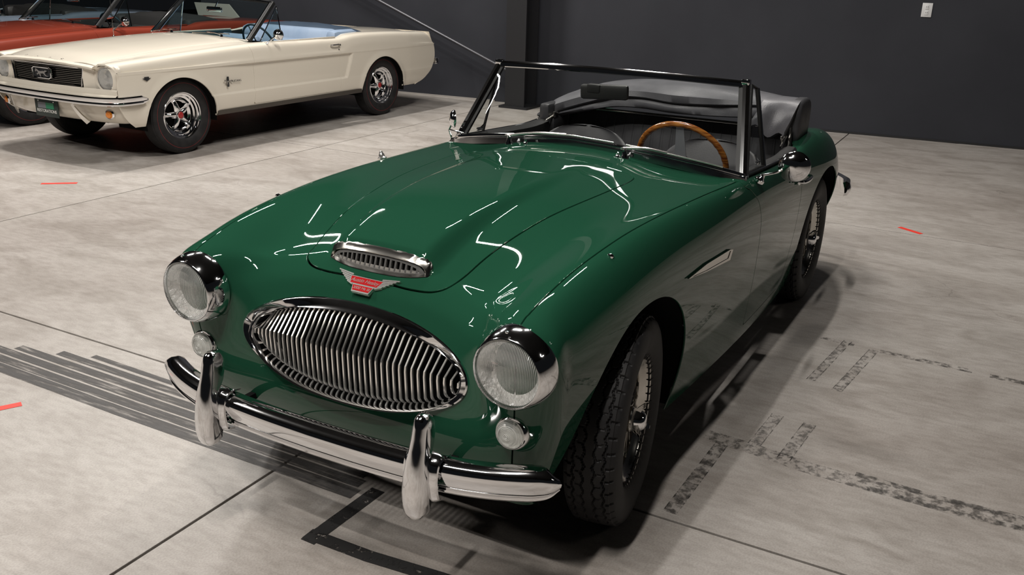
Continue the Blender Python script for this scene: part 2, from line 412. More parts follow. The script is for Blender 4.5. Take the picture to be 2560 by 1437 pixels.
rr = rest.clip(lambda P: -.93-P[:, 0]).clip(lambda P: -gdoor(P)-.0026)
rr = rr.clip(lambda P: -1.30-P[:, 0])
rr.build('rear_body', M['green'], AH, .006)
# ------------------------------------------------------------------ shared materials
M['chrome_dull'] = principled('worn_chrome', (.62, .60, .56), .18, 1.)
M['alu'] = principled('bright_alloy', (.95, .93, .89), .22, .92)
M['rubber'] = add_noise_colour(principled('tyre_rubber', (.012, .012, .013), .62, 0, .35), (.009, .009, .010), (.02, .019, .019), 14, rough=(.5, .75))
M['seal'] = principled('black_rubber', (.008, .008, .008), .45)
M['vinyl'] = add_noise_colour(principled('black_vinyl', (.018, .018, .02), .42, 0, .5), (.028, .028, .031), (.042, .042, .046), 9, rough=(.33, .5), bump=.03, bscale=200)
M['hood_cloth'] = add_noise_colour(principled('grey_hood_vinyl', (.05, .05, .055), .40, 0, .5), (.078, .078, .086), (.115, .115, .125), 6, rough=(.33, .48), bump=.10, bscale=220)
M['carpet'] = add_noise_colour(principled('black_carpet', (.01, .01, .01), .95, 0, .1), (.006, .006, .006), (.014, .014, .014), 60)
M['red'] = principled('red_enamel', (.42, .006, .008), .25, 0, .3, .5)
M['mirror'] = principled('mirror_glass', (.9, .9, .9), .02, 1.)
def thin_glass(name, tint=(1, 1, 1), f0=1.5, boost=1.):
    m = bpy.data.materials.new(name); m.use_nodes = True; nt = m.node_tree; nt.nodes.clear()
    o = nd(m, 'ShaderNodeOutputMaterial'); mx = nd(m, 'ShaderNodeMixShader'); t = nd(m, 'ShaderNodeBsdfTransparent'); g = nd(m, 'ShaderNodeBsdfGlossy')
    t.inputs[0].default_value = (*tint, 1); g.inputs['Roughness'].default_value = .01; g.inputs['Color'].default_value = (boost, boost, boost, 1)
    fr = nd(m, 'ShaderNodeFresnel'); ge = nd(m, 'ShaderNodeNewGeometry'); mr = nd(m, 'ShaderNodeMapRange'); mr.inputs['To Min'].default_value = f0; mr.inputs['To Max'].default_value = 1/f0
    lk(m, ge, 'Backfacing', mr, 'Value'); lk(m, mr, 'Result', fr, 0)
    lk(m, fr, 0, mx, 0); lk(m, t, 0, mx, 1); lk(m, g, 0, mx, 2); lk(m, mx, 0, o, 0); return m
M['glass'] = thin_glass('screen_glass', (.94, .96, .95))
M['glass_tint'] = thin_glass('tinted_glass', (.62, .72, .72))
def wood():
    m = principled('varnished_wood', (.3, .1, .02), .22, 0, .5, .8)
    tc = nd(m, 'ShaderNodeTexCoord'); mp = nd(m, 'ShaderNodeMapping'); mp.inputs['Scale'].default_value = (6, 6, 40)
    no = nd(m, 'ShaderNodeTexNoise'); no.inputs['Scale'].default_value = 4; no.inputs['Detail'].default_value = 5
    r_ = nd(m, 'ShaderNodeValToRGB'); r_.color_ramp.elements[0].color = (.16, .035, .006, 1); r_.color_ramp.elements[1].color = (.48, .19, .035, 1)
    r_.color_ramp.elements[0].position = .35; r_.color_ramp.elements[1].position = .65
    lk(m, tc, 'Object', mp, 'Vector'); lk(m, mp, 'Vector', no, 'Vector'); lk(m, no, 'Fac', r_, 'Fac'); lk(m, r_, 'Color', bsdf(m), 'Base Color'); return m
M['wood'] = wood()
def lens_glass(name, col=(1, 1, 1), mode='ribs'):
    m = bpy.data.materials.new(name); m.use_nodes = True; nt = m.node_tree; nt.nodes.clear(); out = nd(m, 'ShaderNodeOutputMaterial')
    tc = nd(m, 'ShaderNodeTexCoord'); w = nd(m, 'ShaderNodeTexWave'); bp = nd(m, 'ShaderNodeBump')
    if mode == 'ribs':
        w.wave_type = 'BANDS'; w.bands_direction = 'X'; w.inputs['Scale'].default_value = 80; lk(m, tc, 'Object', w, 'Vector')
        w2 = nd(m, 'ShaderNodeTexWave'); w2.wave_type = 'BANDS'; w2.bands_direction = 'Y'; w2.inputs['Scale'].default_value = 5.5; w2.inputs['Distortion'].default_value = 1.5
        lk(m, tc, 'Object', w2, 'Vector'); ad = nd(m, 'ShaderNodeMath', operation='MULTIPLY_ADD'); lk(m, w2, 'Fac', ad, 0); ad.inputs[1].default_value = 1.6; lk(m, w, 'Fac', ad, 2)
        lk(m, ad, 0, bp, 'Height'); bp.inputs['Distance'].default_value = .003; bp.inputs['Strength'].default_value = .8
    else:
        w.wave_type = 'RINGS'; w.rings_direction = 'SPHERICAL'; w.inputs['Scale'].default_value = 70; lk(m, tc, 'Object', w, 'Vector')
        lk(m, w, 'Fac', bp, 'Height'); bp.inputs['Distance'].default_value = .003; bp.inputs['Strength'].default_value = .9
    t = nd(m, 'ShaderNodeBsdfTransparent'); t.inputs[0].default_value = (*[c*.97 for c in col], 1)
    df = nd(m, 'ShaderNodeBsdfTranslucent'); d2 = nd(m, 'ShaderNodeBsdfDiffuse'); d2.inputs[0].default_value = (.8, .8, .77, 1); df.inputs[0].default_value = (.8, .8, .77, 1)
    gl = nd(m, 'ShaderNodeBsdfGlossy'); gl.inputs['Roughness'].default_value = .06; fr = nd(m, 'ShaderNodeFresnel'); fr.inputs[0].default_value = 1.45
    ge = nd(m, 'ShaderNodeNewGeometry'); mr = nd(m, 'ShaderNodeMapRange'); mr.inputs['To Min'].default_value = 1.45; mr.inputs['To Max'].default_value = 1/1.45
    lk(m, ge, 'Backfacing', mr, 'Value'); lk(m, mr, 'Result', fr, 0); lk(m, bp, 'Normal', gl, 'Normal'); lk(m, bp, 'Normal', fr, 'Normal'); lk(m, bp, 'Normal', d2, 'Normal')
    m1 = nd(m, 'ShaderNodeMixShader'); wv = nd(m, 'ShaderNodeMapRange'); wv.inputs['To Min'].default_value = .20 if mode == 'ribs' else .30; wv.inputs['To Max'].default_value = .42 if mode == 'ribs' else .55; lk(m, w, 'Fac', wv, 'Value')
    lk(m, wv, 'Result', m1, 0); lk(m, t, 0, m1, 1); lk(m, d2, 0, m1, 2)
    m2 = nd(m, 'ShaderNodeMixShader'); lk(m, fr, 0, m2, 0); lk(m, m1, 0, m2, 1); lk(m, gl, 0, m2, 2); lk(m, m2, 0, out, 0); return m
M['reflector'] = principled('lamp_reflector', (.95, .94, .91), .40, .12)
_m = M['reflector']; _v = nd(_m, 'ShaderNodeTexNoise'); _v.inputs['Scale'].default_value = 55; _g = nd(_m, 'ShaderNodeNewGeometry'); lk(_m, _g, 'Position', _v, 'Vector')
_b = nd(_m, 'ShaderNodeBump'); _b.inputs['Strength'].default_value = 1.; _b.inputs['Distance'].default_value = .02; lk(_m, _v, 'Fac', _b, 'Height'); lk(_m, _b, 'Normal', bsdf(_m), 'Normal')
M['lens'] = lens_glass('headlamp_lens')
M['lens_ring'] = lens_glass('clear_lamp_lens', (.95, .95, .93), 'rings')
M['lamp_white'] = principled('lamp_backing', (.75, .75, .72), .3)
# ------------------------------------------------------------------ roadster : front details
def nearest_x(y, z, minx=.45):
    m = (bp[:, 0] > minx); Q = bp[m]; d2 = (Q[:, 1]-y)**2+(Q[:, 2]-z)**2; i = np.argsort(d2)[:5]; w = 1/(d2[i]+1e-6); return float((Q[i, 0]*w).sum()/w.sum())
def skin_z(x, y):
    m = (bn[:, 2] > .3) & (bp[:, 2] > .65); Q = bp[m]; d2 = (Q[:, 0]-x)**2+(Q[:, 1]-y)**2; i = np.argsort(d2)[:4]; w = 1/(d2[i]+1e-6); return float((Q[i, 2]*w).sum()/w.sum())
def skin_at(x, y):
    m = (bn[:, 2] > .3) & (bp[:, 2] > .65); Q = bp[m]; d2 = (Q[:, 0]-x)**2+(Q[:, 1]-y)**2; i = np.argmin(d2); return Vector((x, y, skin_z(x, y))), Vector(bn[m][i])
def skin_side_y(x, z):
    Q = bp[(bp[:, 1] > .3)]; d2 = (Q[:, 0]-x)**2+(Q[:, 2]-z)**2; i = np.argsort(d2)[:4]; w = 1/(d2[i]+1e-6); return float((Q[i, 1]*w).sum()/w.sum())
def sel(n, a, b, e=2.05):
    out = []
    for k in range(n):
        t = 2*pi*k/n; c, s_ = cos(t), sin(t)
        out.append((a*abs(c)**(2/e)*(1 if c >= 0 else -1), b*abs(s_)**(2/e)*(1 if s_ >= 0 else -1)))
    return out
# grille surround
NG = 144
outr = sel(NG, .391, .134); hole = sel(NG, .372, .126); lipo = sel(NG, .366, .118); lipi = sel(NG, .360, .112); deep = sel(NG, .357, .109)
def lipx(y, z): return .592-.075*max(0, (z-.575))/.11*.9+.012*max(0, (.575-z))/.11-.035*(abs(y)/.36)**3
rows = []
for k in range(NG):
    (yo, zo), (yh, zh), (y1, z1), (y2, z2), (y3, z3) = outr[k], hole[k], lipo[k], lipi[k], deep[k]
    xo = nearest_x(yo, zo+.592); xl = lipx(y1, z1+.582)+.014
    rows.append([(xo-.004, yo, zo+.592), (xo+.004, yo*.997, zo*.99+.592), (xo+.007, yo*.985, zo*.965+.592), ((xo+.006)*.45+xl*.55, (yh*.4+y1*.6), (zh+.590)*.4+(z1+.584)*.6),
                 (xl-.002, y1, z1+.582), (xl+.002, (y1+y2)/2, (z1+z2)/2+.582), (xl-.002, y2, z2+.582), (xl-.022, y2*.992, z2*.985+.582), (xl-.055, y3, z3+.582), (xl-.075, y3*.98, z3*.97+.582)])
gs = MB().grid(np.array(rows), closeu=True, flip=False).obj('grille_surround', M['chrome'], AH)
slat = None
def slat_mesh(y, h):
    zt = .582+h; zb_ = .582-h; zk = .582+h*.30
    path = [(-.066, zt+.003), (-.052, zt-.007), (-.002, zk), (.0, zk-.014), (-.004, zb_+.02), (-.014, zb_+.006), (-.03, zb_-.003)]
    w = .0027; pts = []
    for dx, z in path:
        xl = .592-.012*(z < 0)-.035*(abs(y)/.36)**3
        xx = .592-.035*(abs(y)/.36)**3+dx
        pts.append([(xx-.007, -w, z), (xx-.002, -w, z), (xx, -w*.85, z), (xx, w*.85, z), (xx-.002, w, z), (xx-.007, w, z)])
    P = np.array(pts); P[:, :, 1] += y
    return P
for k in range(39):
    y = (k-19)*.0186; t = abs(y)/.358
    if t >= .995: continue
    h = .1085*(1-t**2.05)**(1/2.05)
    if h < .012: continue
    m_ = MB().grid(slat_mesh(y, h), closev=True); o = m_.obj('slat', M['alu'], gs, sharp=30)
mb = MB()
mb.box((.44, 0, .58), (.004, .40, .16)); o = mb.obj('radiator', M['dark'], AH)
# duct panel (dark) behind the mouth so the bay is closed
bay = MB(); bay.box((.0, 0, .30), (.42, .44, .006)); bay.box((-.42, 0, .55), (.006, .44, .28)); bay.box((-1.35, 0, .21), (.95, .60, .006)); bay.box((-2.5, 0, .24), (.5, .50, .006)); bay.obj('underbody', M['dark'], AH)
# wheel housings
for (cx, cz, rx, rz) in (ARF, ARR):
    for sg in (1, -1):
        P = []
        for k in range(33):
            a = radians(-16+k*212/32); c, s_ = cos(a), sin(a)
            px = cx+rx*1.01*abs(c)**(2/2.15)*np.sign(c); pz = cz+rz*1.01*abs(s_)**(2/2.15)*np.sign(s_)
            yo = skin_side_y(cx+rx*1.01*c, max(.26, cz+rz*s_))-.012
            P.append([(px, sg*yo, pz), (px, sg*.40, pz), (cx, sg*.40, cz)])
        MB().grid(np.array(P)).obj('wheel_housing', M['dark'], AH)
# badge on the nose
def badge():
    cx, cy, cz = .494, 0, 0; P0, n0 = skin_at(.487, 0.0)
    P0 = Vector((.478, 0, skin_z(.478, 0)+.004)); n0 = Vector((.62, 0, .78)).normalized()
    R = axisM(P0, n0, (0, 1, 0))     # local x = ?
    X_ = Vector((0, 1, 0)); Y_ = n0.cross(X_).normalized() ; Y_ = -Y_ if Y_.z < 0 else Y_
    def pt(u, v, w): return P0+X_*u+Y_*v+n0*w
    def plate(poly, w0, w1):
        n = len(poly); V = [pt(u, v, w0) for u, v in poly]+[pt(u, v, w1) for u, v in poly]
        F = [tuple(range(n, 2*n)), tuple(reversed(range(n)))]+[(i, (i+1) % n, n+(i+1) % n, n+i) for i in range(n)]; return V, F
    b = MB(); b.add(*plate([(-.056, .014), (.058, .014), (.046, -.012), (.036, -.013), (.029, -.036), (-.029, -.036), (-.036, -.013), (-.049, -.012)], -.006, .004))
    base = b.obj('bonnet_badge', M['alu'], AH, smooth=False)
    r_ = MB(); r_.add(*plate([(-.053, .0115), (.0545, .0115), (.044, -.0095), (-.0465, -.0095)], .0035, .0046)); r_.add(*plate([(-.034, -.0145), (.0335, -.0145), (.027, -.0315), (-.0275, -.0315)], .0035, .0046))
    r_.obj('enamel', M['red'], base, smooth=False)
    for sg in (1, -1):
        for k in range(6):
            f = MB(); v0 = .0175-.0062*k; ux = .103-.0088*k
            f.add(*plate([(sg*(.050-.0022*k), v0-.0022), (sg*ux, v0+.0075-.0022), (sg*(ux+.002), v0+.0105-.0012), (sg*(.050-.0022*k), v0+.0022)][::sg], -.004, .0045))
            f.obj('wing_feather', M['alu'], base, smooth=False)
    def text(s_, size, u, v, shear=.0):
        c = bpy.data.curves.new('t', 'FONT'); c.body = s_; c.size = size; c.extrude = .0005; c.align_x = 'CENTER'; c.align_y = 'CENTER'; c.shear = shear
        o = bpy.data.objects.new('t', c); COL.objects.link(o); dg = bpy.context.evaluated_depsgraph_get(); me = bpy.data.meshes.new_from_object(o.evaluated_get(dg)); bpy.data.objects.remove(o)
        V = [pt(u+p.co.x, v+p.co.y, .0050+p.co.z) for p in me.vertices]; F = [tuple(p.vertices) for p in me.polygons]
        return V, F
    l = MB(); l.add(*text('Austin Healey', .0165, -.001, .001, .35)); l.add(*text('3000 Mk III', .0125, 0, -.0232, 0.1)); l.obj('lettering', M['alu'], base, smooth=False)
badge()
# head lamps
def headlamp(sg):
    c = Vector((.636, sg*.539, .692)); d = Vector((1, 0, .0)); A = axisM(c, d)
    rim = MB().lathe([(.1085, -.066), (.110, -.058), (.1085, -.042), (.1045, -.024), (.0995, -.010), (.0945, -.001), (.092, .003), (.0895, .004), (.0875, 0), (.0868, -.008)], 64, A).obj('headlamp_rim', M['chrome'], AH)
    MB().lathe([(.0868, -.008), (.080, -.022), (.066, -.042), (.045, -.058), (.02, -.066), (.0001, -.068)], 48, A).obj('reflector', M['reflector'], rim)
    MB().lathe([(.0001, -.040), (.005, -.042), (.006, -.050), (.006, -.066)], 16, A).obj('bulb', M['lamp_white'], rim)
    V = MB(); V.lathe([(.0871, -.004), (.080, .0055), (.066, .0125), (.048, .018), (.028, .021), (.0001, .022)], 64)
    o = V.obj('lens', M['lens'], rim); o.matrix_local = A
    MB().box(c+Vector((-.001, 0, .109)), (.006, .004, .003), None, .002).obj('clip', M['chrome'], rim)
for sg in (1, -1): headlamp(sg)
def sidelamp(sg):
    c = Vector((.600, sg*.534, .508)); c.x = nearest_x(sg*.534, .508)+.0; A = axisM(c, (1, 0, .05))
    b = MB().lathe([(.046, -.012), (.0455, .004), (.043, .010), (.0405, .012), (.039, .012)], 40, A).obj('indicator_lamp', M['chrome'], AH)
    MB().lathe([(.039, .010), (.034, .004), (.0001, .001)], 32, A).obj('lamp_backing', M['lamp_white'], b)
    V = MB(); pr = []
    for k in range(22):
        rr = .0395*(1-k/21)+.0001; pr.append((rr, .012+.022*max(0, 1-(rr/.0396)**2)**.5 - (0 if k % 2 else .0016)))
    V.lathe(pr, 40); o = V.obj('lens', M['lens_ring'], b); o.matrix_local = A
for sg in (1, -1): sidelamp(sg)
# bumper
def bpath(y): return float(sp1([0, .2, .36, .48, .58, .64, .68, .695], [.742, .738, .727, .706, .673, .644, .612, .585])(abs(y)))
def bumper(center=(-.69, .69)):
    ys = list(np.linspace(0, .62, 26))+list(np.linspace(.632, .684, 12)); ys = [-y for y in reversed(ys[1:])]+ys
    prof = [(-.052, .030), (-.051, .040), (-.036, .0475), (-.014, .046), (.000, .038), (.007, .026), (.008, .016), (.006, .004), (.002, -.012), (-.003, -.022), (-.008, -.0255), (-.008, -.029), (-.003, -.031), (-.003, -.036), (-.008, -.042), (-.022, -.0465), (-.024, -.043), (-.012, -.036), (-.014, -.010), (-.01, .018), (-.03, .034), (-.048, .028)]
    P = []
    for y in ys:
        x = bpath(y); e = 1e-3; dx = (bpath(y+e)-bpath(y-e))/(2*e) if abs(y) < .69 else -1.6*np.sign(y); nrm = np.array([1, -dx]); nrm /= np.linalg.norm(nrm)
        t = max(0, (abs(y)-.60)/.0845); sc_ = sqrt(max(0.12, 1-t**4)); zc_ = .398+.012*(abs(y)/.69)**2
        P.append([(x+nrm[0]*d_*(.35+.65*sc_), y+nrm[1]*d_*(.35+.65*sc_), zc_+z_*sc_) for d_, z_ in prof])
    return MB().grid(np.array(P), closev=True).obj('front_bumper', M['chrome'], AH)
bmp = bumper()
def overrider(sg):
    # (z, front x, back x, half width)
    st = [(.575, .736, .722, .004), (.572, .745, .708, .014), (.562, .752, .698, .0205), (.545, .757, .690, .0235), (.52, .764, .690, .025), (.49, .772, .700, .0275), (.46, .782, .720, .030), (.42, .790, .72, .0355), (.38, .795, .72, .038), (.345, .795, .722, .037), (.320, .790, .726, .0335), (.306, .783, .735, .026), (.298, .773, .744, .014), (.296, .765, .752, .003)]
    P = []
    for z, xf, xb, w in st:
        ring = []
        for k in range(24):
            a = 2*pi*k/24; cx = (xf+xb)/2; hx = (xf-xb)/2; c, s_ = cos(a), sin(a)
            ring.append((cx+hx*abs(c)**.8*np.sign(c), sg*.358+w*abs(s_)**.9*np.sign(s_)*(1 if c < 0 else .92), z))
        P.append(ring)
    m = MB().grid(np.array(P), closev=True, flip=True); n = 24
    m.F.append(tuple(range(n))); m.F.append(tuple((len(st)-1)*n+i for i in reversed(range(n))))
    o = m.obj('overrider', M['chrome'], AH)
    # collar where it meets the blade
    m = MB()
    pth = [(bpath(.358)+d_*1.0, z_) for d_, z_ in [(-.052, .452), (-.02, .456), (.004, .445), (.014, .41), (.012, .375), (.004, .350), (-.02, .342)]]
    pth = cr(pth, 20)
    m.sweep([(p[0]+.001, sg*.358, p[1]) for p in pth], [(-.052, -.002), (-.05, .003), (-.038, .009), (0, .012), (.038, .009), (.05, .003), (.052, -.002)], up=(1, 0, .0), close_prof=False)
    m.obj('collar', M['chrome'], o)
for sg in (1, -1): overrider(sg)
for sg in (1, -1): MB().box((.62, sg*.36, .375), (.085, .010, .010)).obj('bumper_bracket', M['dark'], AH)
# bonnet air intake
def scoop():
    def top(y): return .0345*(1-abs(y/.158)**3.2)**(1/1.6) if abs(y) < .158 else 0
    pl = [(-.166+.332*k/48) for k in range(49)]
    # outline of intake in (y, height above bonnet)
    n = 72; ring = []
    for k in range(n):
        t = 2*pi*k/n; c, s_ = cos(t), sin(t); y = .160*abs(c)**.8*np.sign(c); h = (.0435*abs(s_)**.75 if s_ >= 0 else .0015)
        ring.append((y, h))
    def P_(y, h, back, k=1.):
        yy = y*k*1.06; xb = .444-.020*(abs(yy)/.16)**3-back-.016*h/.04; zb_ = skin_z(xb, min(abs(yy), .18)); bz = float(np.interp(xb, BX, BH))
        t = np.clip((.158+.030-abs(yy))/.055, 0, 1); zb_ -= bz*t*t*(3-2*t)
        return (xb, yy, zb_+h*k+.001)
    rows = []
    for (y, h) in ring:
        rows.append([P_(y, h-.002*(h > 0), .020, 1.0), P_(y, h+.0030*(h > 0), .014, 1.025), P_(y, h+.003*(h > 0), .004, 1.025), P_(y, h, -.002, 1.0), P_(y, h, -.004, .975), P_(y, h*.93, .000, .95), P_(y, h*.90+.0005, .006, .93)])
    tr = MB().grid(np.array(rows), closeu=True, flip=True).obj('intake_trim', M['chrome_dull'], AH)
    # grid plate with slots
    def hh(y): return .0435*.93*max(0, 1-(abs(y)/.149)**2.6)**.55
    m = MB(); m.add([P_(.149*cos(2*pi*k/60), max(-.002, hh(.149*cos(2*pi*k/60))*(1 if sin(2*pi*k/60) > 0 else 0)), .018) for k in range(60)], [tuple(range(60))]); m.obj('intake_shadow', M['dark'], tr, smooth=False)
    m = MB()
    # frame band of the plate
    def band(f0, f1):
        R_ = []
        for k in range(72):
            t = 2*pi*k/72; y = .149*cos(t); h = hh(y) if sin(t) > 0 else 0
            yc, hc = y, h; mid = .0155
            R_.append([P_(y*f0, mid+(h-mid)*f0, .004), P_(y*f1, mid+(h-mid)*(.62 if f1 < 1 else 1), .003), P_(y*f1, mid+(h-mid)*(.60), .012)])
        return np.array(R_)
    m.grid(band(1.0, .91), closeu=True, flip=True); m.obj('intake_grille', M['alu'], tr)
    for k in range(17):
        y = -.128+k*.016; h1 = .0155+max(0, hh(y)-.0155)*.70; h0 = .0055
        q = MB(); w = .0028
        V = [P_(y+a, h_, b_) for h_ in (h0, h1) for a, b_ in ((-w, .0035), (w, .0035), (w, .013), (-w, .013))]
        q.add(V, [(0, 1, 5, 4), (1, 2, 6, 5), (3, 0, 4, 7), (2, 3, 7, 6)]); q.obj('intake_bar', M['alu'], tr, smooth=False)
scoop()
# ------------------------------------------------------------------ wheels
def tyre_mesh(R=.325, W=.082, Rb=.198, nt=540, tread=True, red=False):
    half = [(Rb-.004, -.056), (Rb+.004, -.062), (Rb+.012, -.068), (.235, -.0785), (.262, -.083), (.285, -.0815), (.300, -.0775), (.3095, -.072), (.3145, -.066), (.317, -.0615)]
    k = R/.325
    prof = [(r*k if r > Rb+.02 else r, y*W/.082) for r, y in half]
    ys = np.linspace(-.060, .060, 41) if tread else np.linspace(-.060, .060, 7)
    prof = prof+[((R-.0032*(abs(y)/.06)**3.5), y*W/.082) for y in ys]+[(r, -y) for r, y in reversed(prof)]
    n = nt if tread else 72; P = np.zeros((n, len(prof), 3))
    for i in range(n):
        a = 2*pi*i/n; ph = (a*46/(2*pi)) % 1; tri = abs(ph*2-1)*2-1; ph2 = (ph+.5) % 1
        for j, (r, y) in enumerate(prof):
            if tread and abs(y) < .0665:
                for yc, am, w in ((-.044, .004, .0024), (-.016, .0045, .0026), (.016, -.0045, .0026), (.044, -.004, .0024)):
                    if abs(y-(yc+am*tri)) < w: r -= .0065
                if abs(y) > .050 and ph < .16: r -= .0055
                elif abs(y) < .042 and abs(ph-.5-abs(y)*6+.12) < .05 and abs(abs(y)-.030) < .008: r -= .003
            P[i, j] = (r*cos(a), y, r*sin(a))
    return MB().grid(P, closeu=True)
def ring_prof(pts, seg=64):
    P = np.zeros((seg, len(pts), 3))
    for i in range(seg):
        a = 2*pi*i/seg
        for j, (r, y) in enumerate(pts): P[i, j] = (r*cos(a), y, r*sin(a))
    return P
tyre_m = tyre_mesh()
def wire_wheel(first=None):
    t = tyre_m.obj('tyre', M['rubber'], None, sharp=28)
    rim = MB().grid(ring_prof([(.196, -.056), (.203, -.058), (.205, -.054), (.200, -.048), (.186, -.044), (.181, -.030), (.168, -.010), (.166, .010), (.170, .030), (.182, .040), (.188, .046), (.199, .050), (.2045, .055), (.206, .060), (.204, .0625), (.199, .061), (.196, .054), (.190, .049), (.186, .045), (.178, .036), (.170, .030)]), closeu=True).obj('rim', M['rimchrome'], t)
    hub = MB().grid(ring_prof([(.001, .052), (.036, .052), (.040, .048), (.040, .040), (.047, .034), (.047, .028), (.038, .020), (.040, -.03), (.052, -.04), (.052, -.05), (.001, -.052)], 32), closeu=True).obj('hub', M['rimchrome'], t)
    sp = MB(); nn_ = 20
    for k in range(nn_):
        for (rh, yh, yr, off, da) in ((.043, .032, .026, .34, 0), (.043, .031, .012, -.34, .5), (.050, -.040, .000, .16, .25)):
            a0 = 2*pi*(k+da)/nn_; a1 = a0+off
            p = Vector((rh*cos(a0), yh, rh*sin(a0))); q = Vector((.168*cos(a1), yr, .168*sin(a1)))
            sp.tube([p, q], .0019, 5, caps=False)
            d_ = (q-p).normalized(); sp.tube([q-d_*.016, q], .0038, 5, caps=False)
    sp.obj('spokes', M['rimchrome'], t)
    kn = MB().grid(ring_prof([(.001, .094), (.014, .0935), (.022, .090), (.029, .082), (.034, .070), (.036, .058), (.036, .050)], 24), closeu=True)
    for s_ in (0, 1, 2):
        a = radians(100+s_*120); c, s2 = cos(a), sin(a)
        for (r0, w0, y0, r1, w1, y1) in ((.018, .012, .080, .058, .008, .094),):
            T_ = Vector((-s2, 0, c)); Rr = Vector((c, 0, s2)); V = []
            for rr, ww, yy, th in ((r0, w0, y0-.02, .018), (r0+.02, w0, y0-.010, .018), (r1, w1, y1-.006, .012), (r1+.005, w1*.5, y1, .006)):
                cc = Rr*rr+Vector((0, yy, 0)); V += [cc+T_*ww-Vector((0, th/2, 0)), cc+T_*ww+Vector((0, th/2, 0)), cc-T_*ww+Vector((0, th/2, 0)), cc-T_*ww-Vector((0, th/2, 0))]
            F = []
            for q_ in range(3):
                o_ = q_*4; F += [(o_+i, o_+(i+1) % 4, o_+4+(i+1) % 4, o_+4+i) for i in range(4)]
            F += [(0, 3, 2, 1), (12, 13, 14, 15)]; kn.add(V, F)
    kn.obj('knock_off', M['chrome'], t, sharp=30)
    dr = MB().grid(ring_prof([(.11, -.02), (.11, -.055), (.04, -.06)], 32), closeu=True).obj('brake_drum', M['dark'], t)
    return t
M['rimchrome'] = principled('wheel_chrome', (.55, .53, .49), .16, 1.)
def copy_tree(o, parent=None):
    c = o.copy(); COL.objects.link(c); c.parent = parent
    for ch in o.children: copy_tree(ch, c)
    return c
w0 = wire_wheel(); w0.parent = AH; w0.location = (.03, .600, .324); w0.rotation_euler = (0, 0, radians(8.5))
for (x, y, rz) in ((.03, -.600, 180+8.5), (-2.337, .635, 0), (-2.337, -.635, 180)):
    c_ = copy_tree(w0, AH); c_.location = (x, y, .324); c_.rotation_euler = (0, radians(37 if y > 0 else 11), radians(rz))
MB().tube([(.0, -.56, .32), (.0, .56, .32)], .03, 12).obj('axle', M['dark'], AH); MB().tube([(-2.337, -.6, .32), (-2.337, .6, .32)], .035, 12).obj('axle', M['dark'], AH)
# ------------------------------------------------------------------ windscreen and cockpit
def wsb(y):   # base line of the screen
    a = abs(y); x = float(sp1([0, .3, .5, .6, .645], [-.875, -.890, -.930, -.975, -1.020])(a)); return x
def wsbz(y):
    return float(sp1([0, .3, .5, .6, .645], [.975, .955, .925, .902, .884])(abs(y)))
ysb = np.linspace(-.645, .645, 41)
base = [(wsb(y), y, wsbz(y)) for y in ysb]
def wst(y): a = abs(y)/.56; return (-1.145-.105*a**2, y, 1.222-.020*a**2)
topb = [wst(y) for y in np.linspace(-.552, .552, 33)]
ws = MB()
# lower chrome moulding and black rubber plinth
ws.sweep(base, [(-.020, -.004), (-.019, .004), (-.010, .012), (.004, .014), (.008, .006), (.006, -.004)], up=(0, 0, 1))
wso = ws.obj('windscreen_frame', M['chrome'], AH)
MB().sweep([(x+.006, y, z-.010) for x, y, z in base], [(-.030, -.016), (-.027, .002), (-.008, .009), (.024, .008), (.026, -.016)], up=(0, 0, 1)).obj('screen_plinth', M['chrome'], AH)
MB().sweep(topb, [(-.010, -.012), (-.013, 0), (-.010, .011), (0, .015), (.010, .012), (.012, 0), (.009, -.012)], up=(-.3, 0, 1)).obj('header_rail', M['chrome'], wso)
for sg in (1, -1):
    a = Vector((-1.022, sg*.643, .872)); b = Vector((-1.252, sg*.556, 1.208)); d_ = (b-a).normalized()
    pth = [a+(b-a)*t for t in np.linspace(0, 1, 12)]
    MB().sweep(pth, [(-.016, -.013), (-.018, 0), (-.010, .013), (.004, .016), (.016, .008), (.018, -.008), (.008, -.016)], up=(1, 0, .2)).obj('screen_pillar', M['chrome'], wso)
    pi_ = [p+Vector((-.004, -sg*.022, .004)) for p in pth]
    MB().sweep(pi_, [(-.007, -.008), (-.007, .006), (.007, .006), (.007, -.008)], up=(1, 0, .2)).obj('pillar_seal', M['seal'], wso)
    # corner block
    MB().box(b+Vector((.002, 0, .003)), (.019, .017, .013), None, .006).obj('corner_block', M['chrome'], wso)
    MB().box(a+Vector((0, 0, .004)), (.026, .016, .018), None, .006).obj('pillar_foot', M['chrome'], wso)
G = []
for k in range(25):
    t = -1+2*k/24; yb_ = .615*t; bp_ = Vector((wsb(yb_)-.002, yb_, wsbz(yb_)+.004)); tp = Vector(wst(.535*t)); G.append([tuple(bp_.lerp(tp, q)) for q in np.linspace(0, 1, 9)])
MB().grid(np.array(G)).obj('windscreen_glass', M['glass'], wso, sharp=None)
for sg in (1, -1):   # quarter light
    q0 = Vector((-1.040, sg*.650, .895)); q1 = Vector((-1.262, sg*.575, 1.200)); q2 = Vector((-1.300, sg*.588, 1.185)); q3 = Vector((-1.275, sg*.655, .885))
    ql = MB().tube([q0, q1, q2, q3, q0], .0075, 8, close=False); qo = ql.obj('quarter_light', M['seal'], AH)
    MB().tube([q2+Vector((-.008, sg*.004, 0)), q3+Vector((-.008, sg*.004, 0))], .006, 8).obj('post', M['chrome'], qo)
    MB().add([q0, q1, q2, q3], [(0, 1, 2, 3)]).obj('pane', M['glass'], qo, smooth=False)
    MB().box(q3+Vector((.05, -sg*.012, .02)), (.022, .006, .007), None, .003).tube([q3+Vector((.05, -sg*.012, .02)), q3+Vector((.03, -sg*.03, .045))], .004, 8).obj('latch', M['chrome'], qo)
